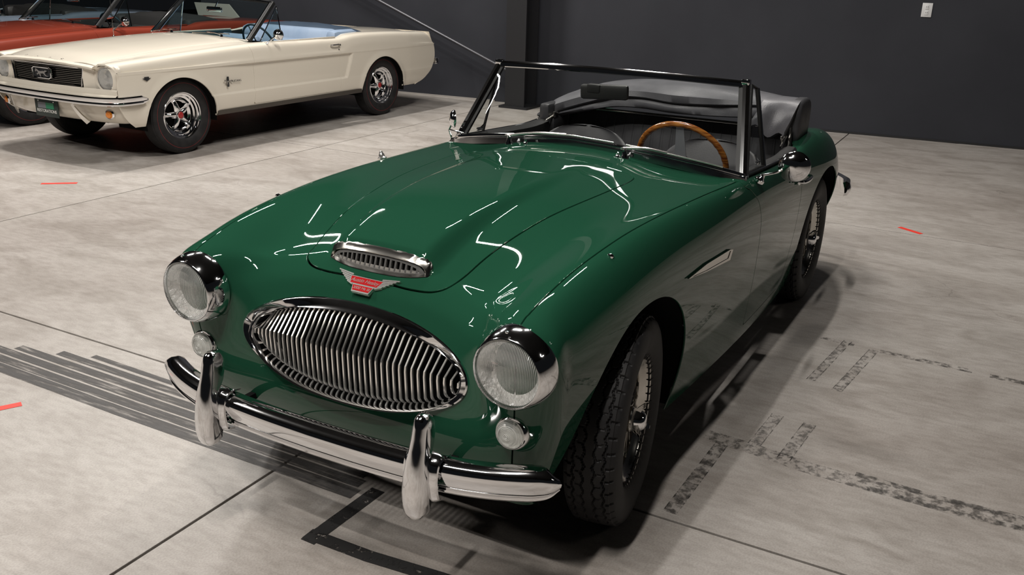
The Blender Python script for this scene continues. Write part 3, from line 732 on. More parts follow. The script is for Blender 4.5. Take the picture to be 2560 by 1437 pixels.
# wipers
for (sy, ty, px) in ((-.262, .115, None), (.238, .47, None)):
    p, n_ = skin_at(-.815, sy); 
    o = MB().lathe([(.016, -.004), (.015, .006), (.010, .012), (.008, .030), (.0001, .034)], 20, axisM(p, (.1, 0, 1))).obj('wiper', M['chrome'], AH)
    hub = p+Vector((-.005, 0, .035)); mid = Vector((wsb(sy+(ty-sy)*.62)+.022, sy+(ty-sy)*.62, wsbz(sy+(ty-sy)*.62)+.024))
    MB().tube(cr([hub+Vector((.015, -.012, 0)), hub, hub.lerp(mid, .5)+Vector((.004, 0, .008)), mid], 14), .0048, 8, up=(1, 0, 0)).obj('wiper_arm', M['alu'], o)
    bl = []
    for t in np.linspace(-.44, .56, 14):
        y = mid.y+t*.36; bl.append(Vector((wsb(y)+.016, y, wsbz(y)+.016)))
    MB().sweep(bl, [(-.002, -.008), (-.004, .003), (.004, .003), (.002, -.008)], up=(.8, 0, .5)).obj('wiper_blade', M['seal'], o)
    MB().tube([b_+Vector((.008, 0, .006)) for b_ in bl], .0035, 6, up=(1, 0, 0)).obj('blade_holder', M['alu'], o)
for y in (-.18, .215):
    p, n_ = skin_at(-.80, y); MB().lathe([(.010, 0), (.009, .006), (.005, .010), (.005, .016), (.0001, .018)], 14, axisM(p, (0, 0, 1))).obj('washer_nozzle', M['chrome'], AH)
# dash
dp = []
for y in np.linspace(-.60, .60, 25):
    x0 = wsb(y)-.012; z0 = wsbz(y)-.012
    dp.append([(x0, y, z0), (x0-.06, y, z0+.004), (x0-.12, y, z0-.004), (x0-.165, y, z0-.022), (x0-.18, y, z0-.05), (x0-.175, y, z0-.09), (x0-.16, y, z0-.26)])
MB().grid(np.array(dp)).obj('dashboard', M['vinyl'], AH, sharp=None)
for k in range(3): MB().lathe([(.028, 0), (.030, .004), (.026, .007)], 20, axisM((-1.10-.004*k, .22+.11*k, .88), (-1, 0, .25))).obj('gauge', M['chrome'], AH)
# steering wheel
sc_ = Vector((-1.30, .308, .858)); sax = Vector((-.88, 0, .47)).normalized(); A = axisM(sc_, sax, (0, 1, 0))
N_ = 96; Rw = .190; P = []
for k in range(N_):
    a = 2*pi*k/N_; ring = []
    for j in range(14):
        b_ = 2*pi*j/14; rr = .0125+.0018*(cos(a*32) > .2)*(cos(b_) < -.2); v = Vector(((Rw+rr*cos(b_))*cos(a), (Rw+rr*cos(b_))*sin(a), rr*.85*sin(b_))); ring.append(tuple(A @ v))
    P.append(ring)
sw = MB().grid(np.array(P), closeu=True, closev=True).obj('steering_wheel', M['wood'], AH)
M['brushed'] = principled('brushed_spoke', (.42, .43, .46), .45, .4)
for ang in (-20, 90, 200):
    pass
up_l = (A.to_3x3().inverted() @ Vector((0, 0, 1))); ua = math.atan2(up_l.y, up_l.x)
for ang in (2, 122, 242):
    a = ua+radians(ang); c, s2 = cos(a), sin(a); Rr = Vector((c, s2, 0)); T_ = Vector((-s2, c, 0)); V = []
    for rr, ww in ((.02, .026), (.10, .021), (.189, .015)):
        for w_, h_ in ((ww, -.002), (ww, .002), (-ww, .002), (-ww, -.002)): V.append(A @ (Rr*rr+T_*w_+Vector((0, 0, h_-.018*(1-rr/.189)))))
    F = [(i+4*q, (i+1) % 4+4*q, (i+1) % 4+4*q+4, i+4*q+4) for q in range(2) for i in range(4)]+[(0, 3, 2, 1), (8, 9, 10, 11)]
    m = MB().add(V, F); so = m.obj('spoke', M['brushed'], sw, smooth=False)
    hh_ = MB()
    for rr in (.075, .105, .135): hh_.lathe([(.0001, .0), (.0065, 0)], 12, A @ Matrix.Translation(Rr*rr+Vector((0, 0, .0026-.018*(1-rr/.189)))))
    hh_.obj('spoke_hole', M['dark'], sw, smooth=False)
MB().lathe([(.0001, .012), (.028, .010), (.034, 0), (.034, -.03)], 28, A).tube([A @ Vector((0, 0, -.02)), A @ Vector((0, 0, -.30))], .022, 12).obj('column', M['seal'], sw)
# seats
def seat(y):
    def bk(yy, t):  # back shell, t 0 bottom..1 top
        e = abs(yy)/.235; hgt = .50*(1-.18*e**3)
        return (-1.50-.20*t-.03*(1-e**2)*sin(t*pi), y+yy*(1-.25*max(0, t-.6)/.4), .36+hgt*t*1.04)
    P = []
    for k in range(25):
        t = 1-(1-k/24)**2.2; ring = []
        w = .25*max(.001, 1-((t-.68)/.32)**2.6)**(1/2.3) if t > .68 else .25*(.92+.08*t/.68)
        cx = -1.50-.19*t; cz = .34+.555*t; th = .055*(1-.5*t)
        for j in range(28):
            a = 2*pi*j/28; c, s2 = cos(a), sin(a)
            ring.append((cx+th*abs(s2)**.7*np.sign(s2)+(.035*(1-(c*c)) if s2 > 0 else 0)*-1, y+w*abs(c)**.75*np.sign(c), cz+.02*s2*w/.25))
        P.append(ring)
    m = MB().grid(np.array(P), closev=True, flip=True); n = 28; m.F.append(tuple(24*n+i for i in range(n)))
    o = m.obj('seat', M['vinyl'], AH)
    MB().box((-1.33, y, .36), (.24, .235, .07), None, .05).obj('cushion', M['vinyl'], o)
seat(.335); seat(-.305)
# tub : floor, inner door panels, rear bulkhead
tub = MB(); tub.box((-1.5, 0, .23), (.75, .60, .005)); tub.box((-1.02, 0, .52), (.005, .60, .27)); tub.obj('cockpit_floor', M['carpet'], AH)
rb = []
for y in np.linspace(-.60, .60, 25): rb.append([(-2.02, y, .30), (-2.08, y, .60), (-2.13, y, .86), (-2.14, y, .895), (-2.12, y, .905)])
rbo = MB().grid(np.array(rb)).obj('rear_bulkhead', M['vinyl'], AH)
MB().tube([(-2.118, y, .912) for y in np.linspace(-.56, .56, 15)], .006, 8).obj('bulkhead_beading', M['chrome_dull'], rbo)
for k in range(22):
    y = -.55+k*1.1/21; MB().tube([(-2.128+.0, y, .885), (-2.060, y, .60)], .0009, 5, up=(1, 0, 0)).obj('flute', M['vinyl'], rbo)
for sg in (1, -1):
    P = []
    for x in np.linspace(-1.05, -1.86, 22):
        ys_ = float(yS(x)); z_ = float(zS(x))
        P.append([(x, sg*(ys_+.004), z_+.001), (x, sg*(ys_-.006), z_+.012), (x, sg*(ys_-.035), z_+.014), (x, sg*(ys_-.060), z_+.002), (x, sg*(ys_-.066), z_-.03), (x, sg*(ys_-.06), z_-.2), (x, sg*(ys_-.05), .3)])
    MB().grid(np.array(P), flip=(sg > 0)).obj('door_capping', M['seal'], AH)
    MB().tube([(x, sg*(float(yS(x))+.001), float(zS(x))+.010) for x in np.linspace(-1.05, -1.84, 14)], .0042, 6).obj('waist_beading', M['chrome'], AH)
# folded hood
def foldhood():
    # sections along y : (y, x_front, x_back, z_top, z_fold, z_bottom)
    st = [(-.70, -1.92, -2.10, .900, .868, .850), (-.66, -1.92, -2.16, .945, .880, .862), (-.56, -1.95, -2.24, 1.000, .915, .885), (-.44, -1.97, -2.30, 1.040, .955, .915), (-.30, -1.99, -2.34, 1.064, .995, .945), (-.15, -2.0, -2.36, 1.073, 1.003, .950), (0, -2.0, -2.36, 1.076, .992, .942), (.15, -2.0, -2.36, 1.073, .996, .944), (.30, -1.99, -2.34, 1.066, 1.008, .952), (.42, -1.98, -2.30, 1.058, 1.020, .962), (.50, -1.98, -2.27, 1.052, 1.024, .965)]
    a = np.array(st); ys_ = np.linspace(-.70, .50, 80); I = [sp1(a[:, 0], a[:, k]) for k in range(1, 6)]
    P = []
    for i, y in enumerate(ys_):
        xf, xb, zt, zm_, zb_ = [float(f(y)) for f in I]
        w1 = .005*sin(y*9+1)+.0015*sin(y*37); w2 = .006*sin(y*11+2)+.002*sin(y*41+1)
        P.append([(xb, y, zb_), (xb-.02, y, (zt+zb_)/2), (xb+.02, y, zt-.006), (xb+.09, y, zt+.001), (xf-.16, y, zt-.0), (xf-.08, y, zt-.010+w1*.4), (xf-.025+w1, y, zt-.035+w2*.3), (xf+w1*.8, y, (zt+zm_)/2), (xf+.006, y, zm_+.008), (xf-.006, y, zm_), (xf-.016, y, zm_-.001), (xf-.010+w2, y, zm_-.012), (xf-.004+w2, y, zm_*.5+zb_*.5), (xf-.008, y, zb_+.006), (xf-.022, y, zb_), (xf-.12, y, zb_-.004)])
    return MB().grid(np.array(P), closev=True)
fh = foldhood(); n = 16; fh.F.append(tuple(range(n))); fh.F.append(tuple(79*n+i for i in reversed(range(n))))
fo = fh.obj('folded_hood', M['hood_cloth'], AH, sharp=60)
# side flap bundle at the driver's side end
fl = []
for t in np.linspace(0, 1, 14):
    # sweeps from inner top to outer low corner ; each ring is an elongated loop running front to back
    c_ = Vector((-2.03, .44, 1.012)).lerp(Vector((-2.03, .66, 1.008)), t); ring = []
    zt = 1.056-.004*t; zb_ = .925-.045*t+.02*sin(t*9); xf = -1.93-.035*t; xb = -2.26
    y_t = .455+.160*t; y_b = .425+.155*t
    for (x, z, yy) in ((xb, zb_+.02, y_b), (xb-.01, (zt+zb_)/2, (y_t+y_b)/2), (xb+.04, zt-.004, y_t), (xf-.10, zt+.002, y_t), (xf-.045, zt-.012, y_t), (xf-.02+.008*sin(t*7), zt-.045, (y_t*.8+y_b*.2)), (xf+.002+.006*sin(t*11), (zt+zb_)/2, (y_t+y_b)/2), (xf+.016, zb_+.03, y_b), (xf+.016, zb_+.008, y_b), (xf-.002, zb_, y_b), (xf-.08, zb_-.004, y_b), (xb+.06, zb_, y_b)): ring.append((x, yy, z))
    fl.append(ring)
m = MB().grid(np.array(fl), closev=True); m.F.append(tuple(range(12))); m.F.append(tuple(13*12+i for i in reversed(range(12)))); m.obj('hood_end_fold', M['hood_cloth'], fo, sharp=50)
P = []
for t in np.linspace(0, 1, 13):
    a = t*pi; P.append([(-2.02-.13*cos(a)*.9, .640+.012*sin(a)+k*.006, .865+(.185)*1*(q)) for q, k in ((0, 0), (.25, 2), (.5, 3), (.75, 2), (1, 0))])
ep = MB()
loop = []
for k in range(40):
    a = 2*pi*k/40; c, s2 = cos(a), sin(a); loop.append((-2.14+.125*abs(c)**.6*np.sign(c), .945+.112*abs(s2)**.6*np.sign(s2)))
R_ = []
for (d_, s_) in ((-.03, 1.0), (.0, 1.02), (.012, .98), (.018, .90), (.020, .5), (.021, .02)): R_.append([(-2.14+(x+2.14)*s_, .612+d_+.01*(z-.94), .945+(z-.945)*s_) for x, z in loop])
ep.grid(np.array(R_), closev=True).obj('hood_end_panel', M['vinyl'], fo)
fr_ = MB()
for sg in (1, -1): fr_.tube([(-1.90, sg*.60, .80), (-1.95, sg*.61, .86), (-1.99, sg*.60, .935)], .008, 8).tube([(-1.82, sg*.60, .87), (-1.95, sg*.59, .90)], .006, 8).box((-1.90, sg*.585, .895), (.022, .006, .016), None, .005)
fr_.obj('hood_frame', M['chrome_dull'], AH)
MB().add(*(lambda b: (b.V, b.F))(MB().box((-1.93, -.635, .90), (.07, .03, .05), None, .02).box((-1.98, -.62, .85), (.10, .04, .04), None, .02))).obj('hood_bracket', M['vinyl'], AH)
# interior mirror
im = Vector((-1.170, -.010, 1.132)); MBm = MB().box(im, (.014, .108, .031), Matrix.Rotation(radians(3), 3, 'X'), .013); mo = MBm.obj('interior_mirror', M['seal'], AH)
MB().box(im+Vector((-.0, -.045, .012)), (.018, .030, .018), None, .006).obj('mirror_stem', M['seal'], mo)
# exterior mirrors
def ext_mirror(sg):
    foot = Vector((-1.10, sg*.690, skin_z(-1.10, .63)-.008)); 
    foot.z = .868; o = MB().lathe([(.020, -.012), (.020, 0), (.012, .006), (.008, .020), (.0001, .024)], 20, axisM(foot, (0, sg*.5, .9))).obj('door_mirror', M['chrome'], AH)
    c = Vector((-1.165, sg*.800, .918)); MB().tube(cr([foot+Vector((0, sg*.006, .016)), foot.lerp(c, .5)+Vector((0, 0, .004)), c+Vector((.015, -sg*.02, .01))], 12), .0048, 8, up=(1, 0, 0)).obj('mirror_arm', M['chrome'], o)
    d_ = Vector((1, sg*.30, -.05)).normalized(); A_ = axisM(c, d_)
    MB().lathe([(.0001, .030), (.016, .029), (.034, .024), (.050, .014), (.059, .004), (.0610, -.004), (.058, -.008), (.056, -.004)], 48, A_).obj('mirror_shell', M['chrome'], o)
    MB().lathe([(.0001, -.004), (.057, -.004)], 40, A_).obj('mirror_pane', M['mirror'], o)
ext_mirror(1)
def ext_mirror_r():
    foot = Vector((-1.04, -.672, .868)); o = MB().lathe([(.020, -.012), (.018, 0), (.010, .006), (.0001, .02)], 20, axisM(foot, (0, -.5, .9))).obj('door_mirror', M['chrome'], AH)
    c = Vector((-1.02, -.655, .975)); MB().tube([foot, Vector((-1.02, -.68, .925)), c], .0048, 8, up=(1, 0, 0)).tube([Vector((-1.02, -.68, .925)), Vector((-1.03, -.61, .915))], .0045, 8, up=(1, 0, 0)).obj('mirror_arm', M['chrome'], o)
    A_ = axisM(c, Vector((.62, -.75, 0))); MB().lathe([(.0001, .020), (.014, .019), (.028, .014), (.038, .004), (.039, -.004), (.036, -.006)], 40, A_).obj('mirror_shell', M['chrome'], o)
ext_mirror_r()
# door handle, side vent, bead and trim
hy = skin_side_y(-1.78, .735)
MB().tube(cr([(-1.70, hy+.004, .745), (-1.73, hy+.030, .745), (-1.82, hy+.034, .742), (-1.90, hy+.024, .738), (-1.93, hy+.004, .736)], 18), .009, 10, scale=[.6+.5*sin(pi*k/17) for k in range(18)]).box((-1.71, hy+.008, .745), (.016, .008, .012), None, .005).obj('door_handle', M['chrome'], AH)
for sg in (1, -1):
    vy = lambda x, z: sg*(skin_side_y(x, z)+.002)
    def vq(x, z, o_): return (x, vy(x, z)+sg*o_, z)
    outl = [(-.275, .700), (-.45, .703), (-.70, .690), (-.735, .682), (-.705, .650), (-.45, .676)]
    m = MB(); out2 = [(x+(-.475-x)*.10, z+(.688-z)*.32) for x, z in outl]; n = 6
    V = [vq(x, z, .0) for x, z in outl]+[vq(x, z, .006) for x, z in outl]+[vq(x, z, .006) for x, z in out2]+[vq(x, z, -.010) for x, z in out2]
    F = [(i, (i+1) % n, n+(i+1) % n, n+i) for i in range(n)]+[(n+i, n+(i+1) % n, 2*n+(i+1) % n, 2*n+i) for i in range(n)]+[(2*n+i, 2*n+(i+1) % n, 3*n+(i+1) % n, 3*n+i) for i in range(n)]
    vo = m.add(V, F).obj('side_vent', M['chrome_dull'], AH, smooth=False)
    MB().add([vq(x, z, .004) for x, z in out2], [tuple(range(n))]).obj('vent_mesh', M['chrome_dull'], vo, smooth=False)
    p, n_ = skin_at(.165, sg*.600); p.z = skin_z(.165, sg*.60)
    MB().lathe([(.009, -.004), (.009, .003), (.005, .006), (.0001, .008)], 14, axisM(p, (0, sg*.3, .95))).obj('fender_stud', M['chrome'], AH)
p = Vector((-.45, -.625, skin_z(-.45, .60)-.004))
p2_, n2_ = skin_at(-.50, -.63)
ant = MB().lathe([(.018, -.010), (.018, .003), (.012, .008), (.011, .016), (.008, .020), (.006, .028), (.0001, .031)], 20, axisM((-.47, -.640, .892), (0, -.2, 1))).obj('aerial_base', M['alu'], AH)
# rear bumper
rp = cr([(0, -3.235, 0), (.45, -3.20, 0), (.64, -3.11, 0), (.745, -2.98, 0), (.775, -2.86, 0), (.775, -2.79, 0)], 40); rp = [(-q[0], q[1]) for q in reversed(rp[1:])]+[(q[0], q[1]) for q in rp]
P = []
for i, (y, x) in enumerate(rp):
    a_ = rp[max(i-1, 0)]; b_ = rp[min(i+1, len(rp)-1)]; ty, tx = b_[0]-a_[0], b_[1]-a_[1]; L_ = sqrt(tx*tx+ty*ty); ny, nx = tx/L_, -ty/L_; e_ = min(i, len(rp)-1-i)/5; s_ = sqrt(min(1, max(.12, e_)))
    P.append([(x+nx*d_*s_, y+ny*d_*s_, .50+z_*s_) for d_, z_ in ((-.03, .034), (-.015, .045), (.006, .035), (.016, .01), (.014, -.01), (.002, -.035), (-.02, -.042))])
MB().grid(np.array(P), closev=True).obj('rear_bumper', M['chrome'], AH)
# ------------------------------------------------------------------ hall
def concrete():
    m = principled('concrete', (.33, .30, .27), .42, 0, .4); nt = m.node_tree
    tc = nd(m, 'ShaderNodeTexCoord'); g = nd(m, 'ShaderNodeNewGeometry')
    def noise(s, d, st=None, dist=0):
        n = nd(m, 'ShaderNodeTexNoise'); n.inputs['Scale'].default_value = s; n.inputs['Detail'].default_value = d; n.inputs['Distortion'].default_value = dist
        if st:
            mp = nd(m, 'ShaderNodeMapping'); mp.inputs['Scale'].default_value = st; lk(m, g, 'Position', mp, 'Vector'); lk(m, mp, 'Vector', n, 'Vector')
        else: lk(m, g, 'Position', n, 'Vector')
        return n
    big = noise(.55, 5, None, .6); mid = noise(2.3, 8, (1.6, .7, 1), 1.2); fine = noise(26, 6, (1.5, .5, 1)); sp = noise(160, 3)
    r1 = nd(m, 'ShaderNodeValToRGB'); r1.color_ramp.elements[0].color = (.330, .300, .275, 1); r1.color_ramp.elements[1].color = (.392, .366, .340, 1)
    r1.color_ramp.elements[0].position = .36; r1.color_ramp.elements[1].position = .62; lk(m, big, 'Fac', r1, 'Fac')
    def mul(prev, n, lo, hi, p0, p1):
        r = nd(m, 'ShaderNodeValToRGB'); r.color_ramp.elements[0].color = (*lo, 1); r.color_ramp.elements[1].color = (*hi, 1)
        r.color_ramp.elements[0].position = p0; r.color_ramp.elements[1].position = p1; lk(m, n, 'Fac', r, 'Fac')
        x = nd(m, 'ShaderNodeMix', data_type='RGBA', blend_type='MULTIPLY'); x.inputs['Factor'].default_value = 1
        m.node_tree.links.new(prev, x.inputs[6]); m.node_tree.links.new(r.outputs['Color'], x.inputs[7]); return x.outputs[2]
    c = mul(r1.outputs['Color'], mid, (.84, .825, .81), (1.03, 1.03, 1.03), .36, .58)
    c = mul(c, fine, (.88, .87, .86), (1.04, 1.04, 1.04), .33, .6)
    c = mul(c, sp, (.90, .90, .90), (1.06, 1.06, 1.06), .36, .6)
    # hairline cracks and scratches
    v = nd(m, 'ShaderNodeTexVoronoi', feature='DISTANCE_TO_EDGE'); v.inputs['Scale'].default_value = .8; nz = noise(3., 5); ad = nd(m, 'ShaderNodeVectorMath', operation='MULTIPLY_ADD')
    lk(m, nz, 'Color', ad, 0); ad.inputs[1].default_value = (.35, .35, 0); lk(m, g, 'Position', ad, 2); lk(m, ad, 0, v, 'Vector')
    gate = noise(1.1, 3); gr = nd(m, 'ShaderNodeMapRange'); gr.inputs['From Min'].default_value = .52; gr.inputs['From Max'].default_value = .60; lk(m, gate, 'Fac', gr, 'Value')
    cr_ = nd(m, 'ShaderNodeMapRange'); cr_.inputs['From Min'].default_value = .0; cr_.inputs['From Max'].default_value = .0035; cr_.inputs['To Min'].default_value = .35; cr_.inputs['To Max'].default_value = 0; lk(m, v, 'Distance', cr_, 'Value')
    k = nd(m, 'ShaderNodeMath', operation='MULTIPLY'); lk(m, gr, 'Result', k, 0); lk(m, cr_, 'Result', k, 1)
    x = nd(m, 'ShaderNodeMix', data_type='RGBA'); m.node_tree.links.new(k.outputs[0], x.inputs['Factor']); m.node_tree.links.new(c, x.inputs[6]); x.inputs[7].default_value = (.08, .07, .06, 1)
    # per-slab tone
    oi = nd(m, 'ShaderNodeObjectInfo'); tr = nd(m, 'ShaderNodeMapRange'); tr.inputs['To Min'].default_value = .93; tr.inputs['To Max'].default_value = 1.04; lk(m, oi, 'Random', tr, 'Value')
    y = nd(m, 'ShaderNodeVectorMath', operation='SCALE'); m.node_tree.links.new(x.outputs[2], y.inputs[0]); lk(m, tr, 'Result', y, 'Scale')
    m.node_tree.links.new(y.outputs[0], bsdf(m).inputs['Base Color'])
    rr = nd(m, 'ShaderNodeMapRange'); rr.inputs['To Min'].default_value = .34; rr.inputs['To Max'].default_value = .55; lk(m, mid, 'Fac', rr, 'Value'); lk(m, rr, 'Result', bsdf(m), 'Roughness')
    b = nd(m, 'ShaderNodeBump'); b.inputs['Strength'].default_value = .12; b.inputs['Distance'].default_value = .004; lk(m, fine, 'Fac', b, 'Height'); lk(m, b, 'Normal', bsdf(m), 'Normal')
    return m
M['concrete'] = concrete()
M['joint'] = principled('joint_filler', (.02, .018, .016), .8)
floor = MB().box((-4, 0, -.06), (22, 22, .05)).obj('floor', M['joint'], None, smooth=False); floor['kind'] = 'structure'
gap = .0052
def slab(x0, x1, y0, y1):
    m = MB().box(((x0+x1)/2, (y0+y1)/2, -.0055), ((x1-x0)/2-gap, (y1-y0)/2-gap, .0055), None, .0018); m.obj('slab', M['concrete'], floor, sharp=20)
for ix in range(-5, 3):
    x0 = ix*4.02
    for iy in range(-5, 4):
        off = -.46 if ix == 0 else 0
        slab(x0, x0+4.02, iy*4.0+off, iy*4.0+4+off)
wall_m = add_noise_colour(principled('charcoal_wall', (.022, .022, .026), .75, 0, .3), (.0235, .0248, .031), (.029, .0305, .0375), 1.2, 5, bump=.05, bscale=60)
ang = math.atan(.0819)
def on_wall(y, z, off=0): return Vector((-7.965-.0819*y+off, y, z))
wl = MB(); c_ = on_wall(-1.2, 3.5, -.1); wl.box(c_, (.1, 7.6, 3.5), Matrix.Rotation(ang, 3, 'Z'))
wo = wl.obj('wall_back', wall_m, None, smooth=False); wo['kind'] = 'structure'
M['pale'] = principled('pale_trim', (.30, .28, .26), .6)
bb = MB(); a_ = on_wall(-6.5, .008, .006); b_ = on_wall(-4.2, .008, .006)
bb.sweep([a_, b_], [(-.006, -.008), (-.006, .010), (.006, .010), (.006, -.008)]); bo = bb.obj('baseboard_back', M['pale'], None, smooth=False); bo['kind'] = 'structure'
bb = MB(); bb.sweep([on_wall(-.3, .012, .003), on_wall(6.2, .012, .003)], [(-.005, -.012), (-.005, .010), (.005, .010), (.005, -.012)]); bo = bb.obj('baseboard_back_right', principled('dark_skirting', (.012, .012, .013), .6), None, smooth=False); bo['kind'] = 'structure'
steel = principled('black_steel', (.014, .014, .016), .5, 0, .4)
col_ = empty('steel_column', (-7.40, -3.72, 0)); tag(col_, 'black steel column standing in front of the charcoal wall, behind the roadster', 'column')
cb = MB(); cb.box((.15, 0, 3.4), (.008, .13, 3.4)); cb.obj('flange', steel, col_, smooth=False)
MB().box((0, 0, 3.4), (.15, .006, 3.4)).obj('web', steel, col_, smooth=False); MB().box((-.15, 0, 3.4), (.008, .13, 3.4)).obj('flange', steel, col_, smooth=False)
MB().box((0, 0, .012), (.20, .19, .012)).obj('base_plate', steel, col_, smooth=False)
br = MB().tube([(-7.45, -3.80, .36), (-7.06, -9.6, 2.72)], .019, 10).obj('brace_rod', principled('grey_rod', (.10, .10, .11), .4, .6), None)
tag(br, 'thin grey diagonal brace rod running down to the black column', 'rod')
MB().box((-7.45, -3.84, .34), (.04, .10, .012), Matrix.Rotation(.4, 3, 'X')).obj('gusset', steel, br, smooth=False)
# outlet
ol = empty('wall_outlet', on_wall(.56, 1.30, .0), -ang*0); tag(ol, 'white wall outlet high on the charcoal wall at the right', 'outlet')
wp = principled('white_plastic', (.62, .62, .62), .4)
R_ = Matrix.Rotation(ang, 3, 'Z')
MB().box((.004, 0, 0), (.005, .048, .068), R_, .003).obj('cover_plate', wp, ol)
for z in (-.027, .027):
    s_ = MB().box((.010, 0, z), (.002, .017, .021), R_, .0015).obj('socket', wp, ol)
    MB().box((.0125, -.007, z+.004), (.0006, .0015, .006), R_).obj('slot', M['seal'], s_, smooth=False); MB().box((.0125, .007, z+.004), (.0006, .0015, .006), R_).obj('slot', M['seal'], s_, smooth=False)
# ceiling and the remaining shell
cm = principled('dark_ceiling', (.012, .012, .013), .9)
ce = MB().box((-2, -3, 7.3), (14, 18, .1)).obj('ceiling', cm, None, smooth=False); ce['kind'] = 'structure'
bd = empty('leaning_board', (-7.10, -8.30, 0)); tag(bd, 'pale beige board leaning at the back wall, seen through the cream convertible windscreen', 'board')
bdm = MB(); Vb = [(0, -.10+.0, 0), (0, 1.30, 0), (-.10, -.55, 1.0), (-.10, .10, 1.0)]; Vb2 = [(x-.02, y, z) for x, y, z in Vb]
bdm.add(Vb+Vb2, [(0, 1, 3, 2), (5, 4, 6, 7), (0, 4, 5, 1), (2, 3, 7, 6), (0, 2, 6, 4), (1, 5, 7, 3)]).obj('board', principled('pale_board', (.34, .33, .29), .7), bd, smooth=False)
# floor marks
def worn(name, col, lo=.42, hi=.6, scale=22, stretch=(1, 1, 1), maxa=.9):
    m = principled(name, col, .55); nt = m.node_tree; out = nt.nodes['Material Output']; t = nd(m, 'ShaderNodeBsdfTransparent'); mx = nd(m, 'ShaderNodeMixShader')
    g = nd(m, 'ShaderNodeNewGeometry'); mp = nd(m, 'ShaderNodeMapping'); mp.inputs['Scale'].default_value = stretch; n = nd(m, 'ShaderNodeTexNoise'); n.inputs['Scale'].default_value = scale; n.inputs['Detail'].default_value = 7; n.inputs['Roughness'].default_value = .65
    lk(m, g, 'Position', mp, 'Vector'); lk(m, mp, 'Vector', n, 'Vector'); r = nd(m, 'ShaderNodeMapRange'); r.inputs['From Min'].default_value = lo; r.inputs['From Max'].default_value = hi; r.inputs['To Max'].default_value = maxa; lk(m, n, 'Fac', r, 'Value')
    lk(m, r, 'Result', mx, 0); lk(m, t, 0, mx, 1); lk(m, bsdf(m), 0, mx, 2); lk(m, mx, 0, out, 0); return m
black_tape = worn('black_tape', (.022, .021, .021), .34, .46, 30, maxa=.96); residue = worn('tape_residue', (.055, .05, .045), .47, .62, 34, maxa=.30); residue2 = worn('tape_residue_dark', (.06, .055, .05), .44, .62, 26, maxa=.44)
skid = worn('tyre_scuff', (.07, .066, .064), .30, .60, 9, (6, .5, 1), .80)
red_tape = principled('red_tape', (.75, .045, .028), .5)
def strip(name, pts, w, mat, z=.0008, th=.0004):
    m = MB(); m.sweep([(p[0], p[1], z) for p in pts], [(-w/2, -th), (-w/2, th), (w/2, th), (w/2, -th)]); return m.obj(name, mat, None, smooth=False)
t1 = strip('floor_tape', [(.33, -.088), (.665, -.098)], .052, black_tape); tag(t1, 'worn black tape strip under the front bumper, pointing away from it', 'tape')
t2 = strip('floor_tape', [(.632, -.125), (.628, .10), (.605, .33), (.600, .46)], .050, black_tape, .0016); tag(t2, 'worn black tape strip running across the floor in front of the bumper', 'tape')
for pts, w, l in (([(-1.735, -4.70), (-1.895, -4.51)], .040, 'short red tape strip on the floor left of the roadster'), ([(-4.165, .965), (-4.065, 1.115)], .038, 'short red tape strip on the floor right of the rear wheel'), ([(.66, -1.66), (.545, -1.60)], .036, 'short red tape strip on the floor at the left edge')):
    tag(strip('floor_tape', pts, w, red_tape, .0010), l, 'tape')
marks = empty('tyre_scuffs', (0, 0, 0)); tag(marks, 'dark parallel rubber scuffs on the concrete under the front bumper', 'scuff marks')
for x, y0, y1, w in ((.392, -2.35, -.135, .058), (.333, -2.6, -.155, .046), (.279, -2.3, -.175, .044), (.226, -2.1, -.20, .042), (.172, -1.9, -.5, .040), (.122, -1.75, -.75, .028)):
    o = strip('scuff', [(x-.010, y0), (x, (y0+y1)/2), (x-.004, y1)], w, skid, .0006); o.parent = marks
rs = empty('tape_residue', (0, 0, 0)); tag(rs, 'worn outlines of old tape on the concrete beside the left front wheel', 'tape marks')
def res(pts, w, mat, z): o = strip('residue', pts, w, mat, z); o.parent = rs
res([(-.56, .79), (-.04, .775)], .045, residue2, .0009); res([(-.60, .72), (-.585, .90), (-.555, 1.1), (-.545, 1.35), (-.55, 1.6), (-.56, 1.80), (-.56, 2.3)], .080, residue, .0007)
res([(-.60, 1.25), (-.585, 1.5), (-.595, 1.8), (-.60, 2.4)], .030, residue2, .0012); res([(-.525, 1.3), (-.515, 1.55), (-.53, 1.8), (-.53, 2.4)], .028, residue2, .0013)
res([(-.90, .912), (-.62, .893)], .044, residue, .0009); res([(-.89, 1.036), (-.57, 1.01)], .046, residue, .0010)
res([(-1.84, 1.017), (-1.30, .955)], .036, residue, .0009); res([(-1.79, 1.14), (-1.25, 1.07)], .040, residue, .0010); res([(-1.815, .90), (-1.80, 1.05)], .03, residue, .0011)
res([(-1.79, 1.165), (-1.783, 1.40), (-1.775, 1.55)], .040, residue2, .0012); res([(-1.765, 1.62), (-1.755, 2.1)], .040, residue2, .0012)
for (x0, y0, x1, y1) in ((-.57, .768, -.04, .753), (-.57, .812, -.04, .797), (-.90, .890, -.62, .871), (-.90, .934, -.62, .915), (-.89, 1.013, -.57, .987), (-.89, 1.059, -.57, 1.033), (-1.84, 1.0, -1.30, .938), (-1.84, 1.035, -1.30, .973), (-1.79, 1.12, -1.25, 1.05), (-1.79, 1.16, -1.25, 1.09)):
    res([(x0, y0), (x1, y1)], .003, residue2, .0014)
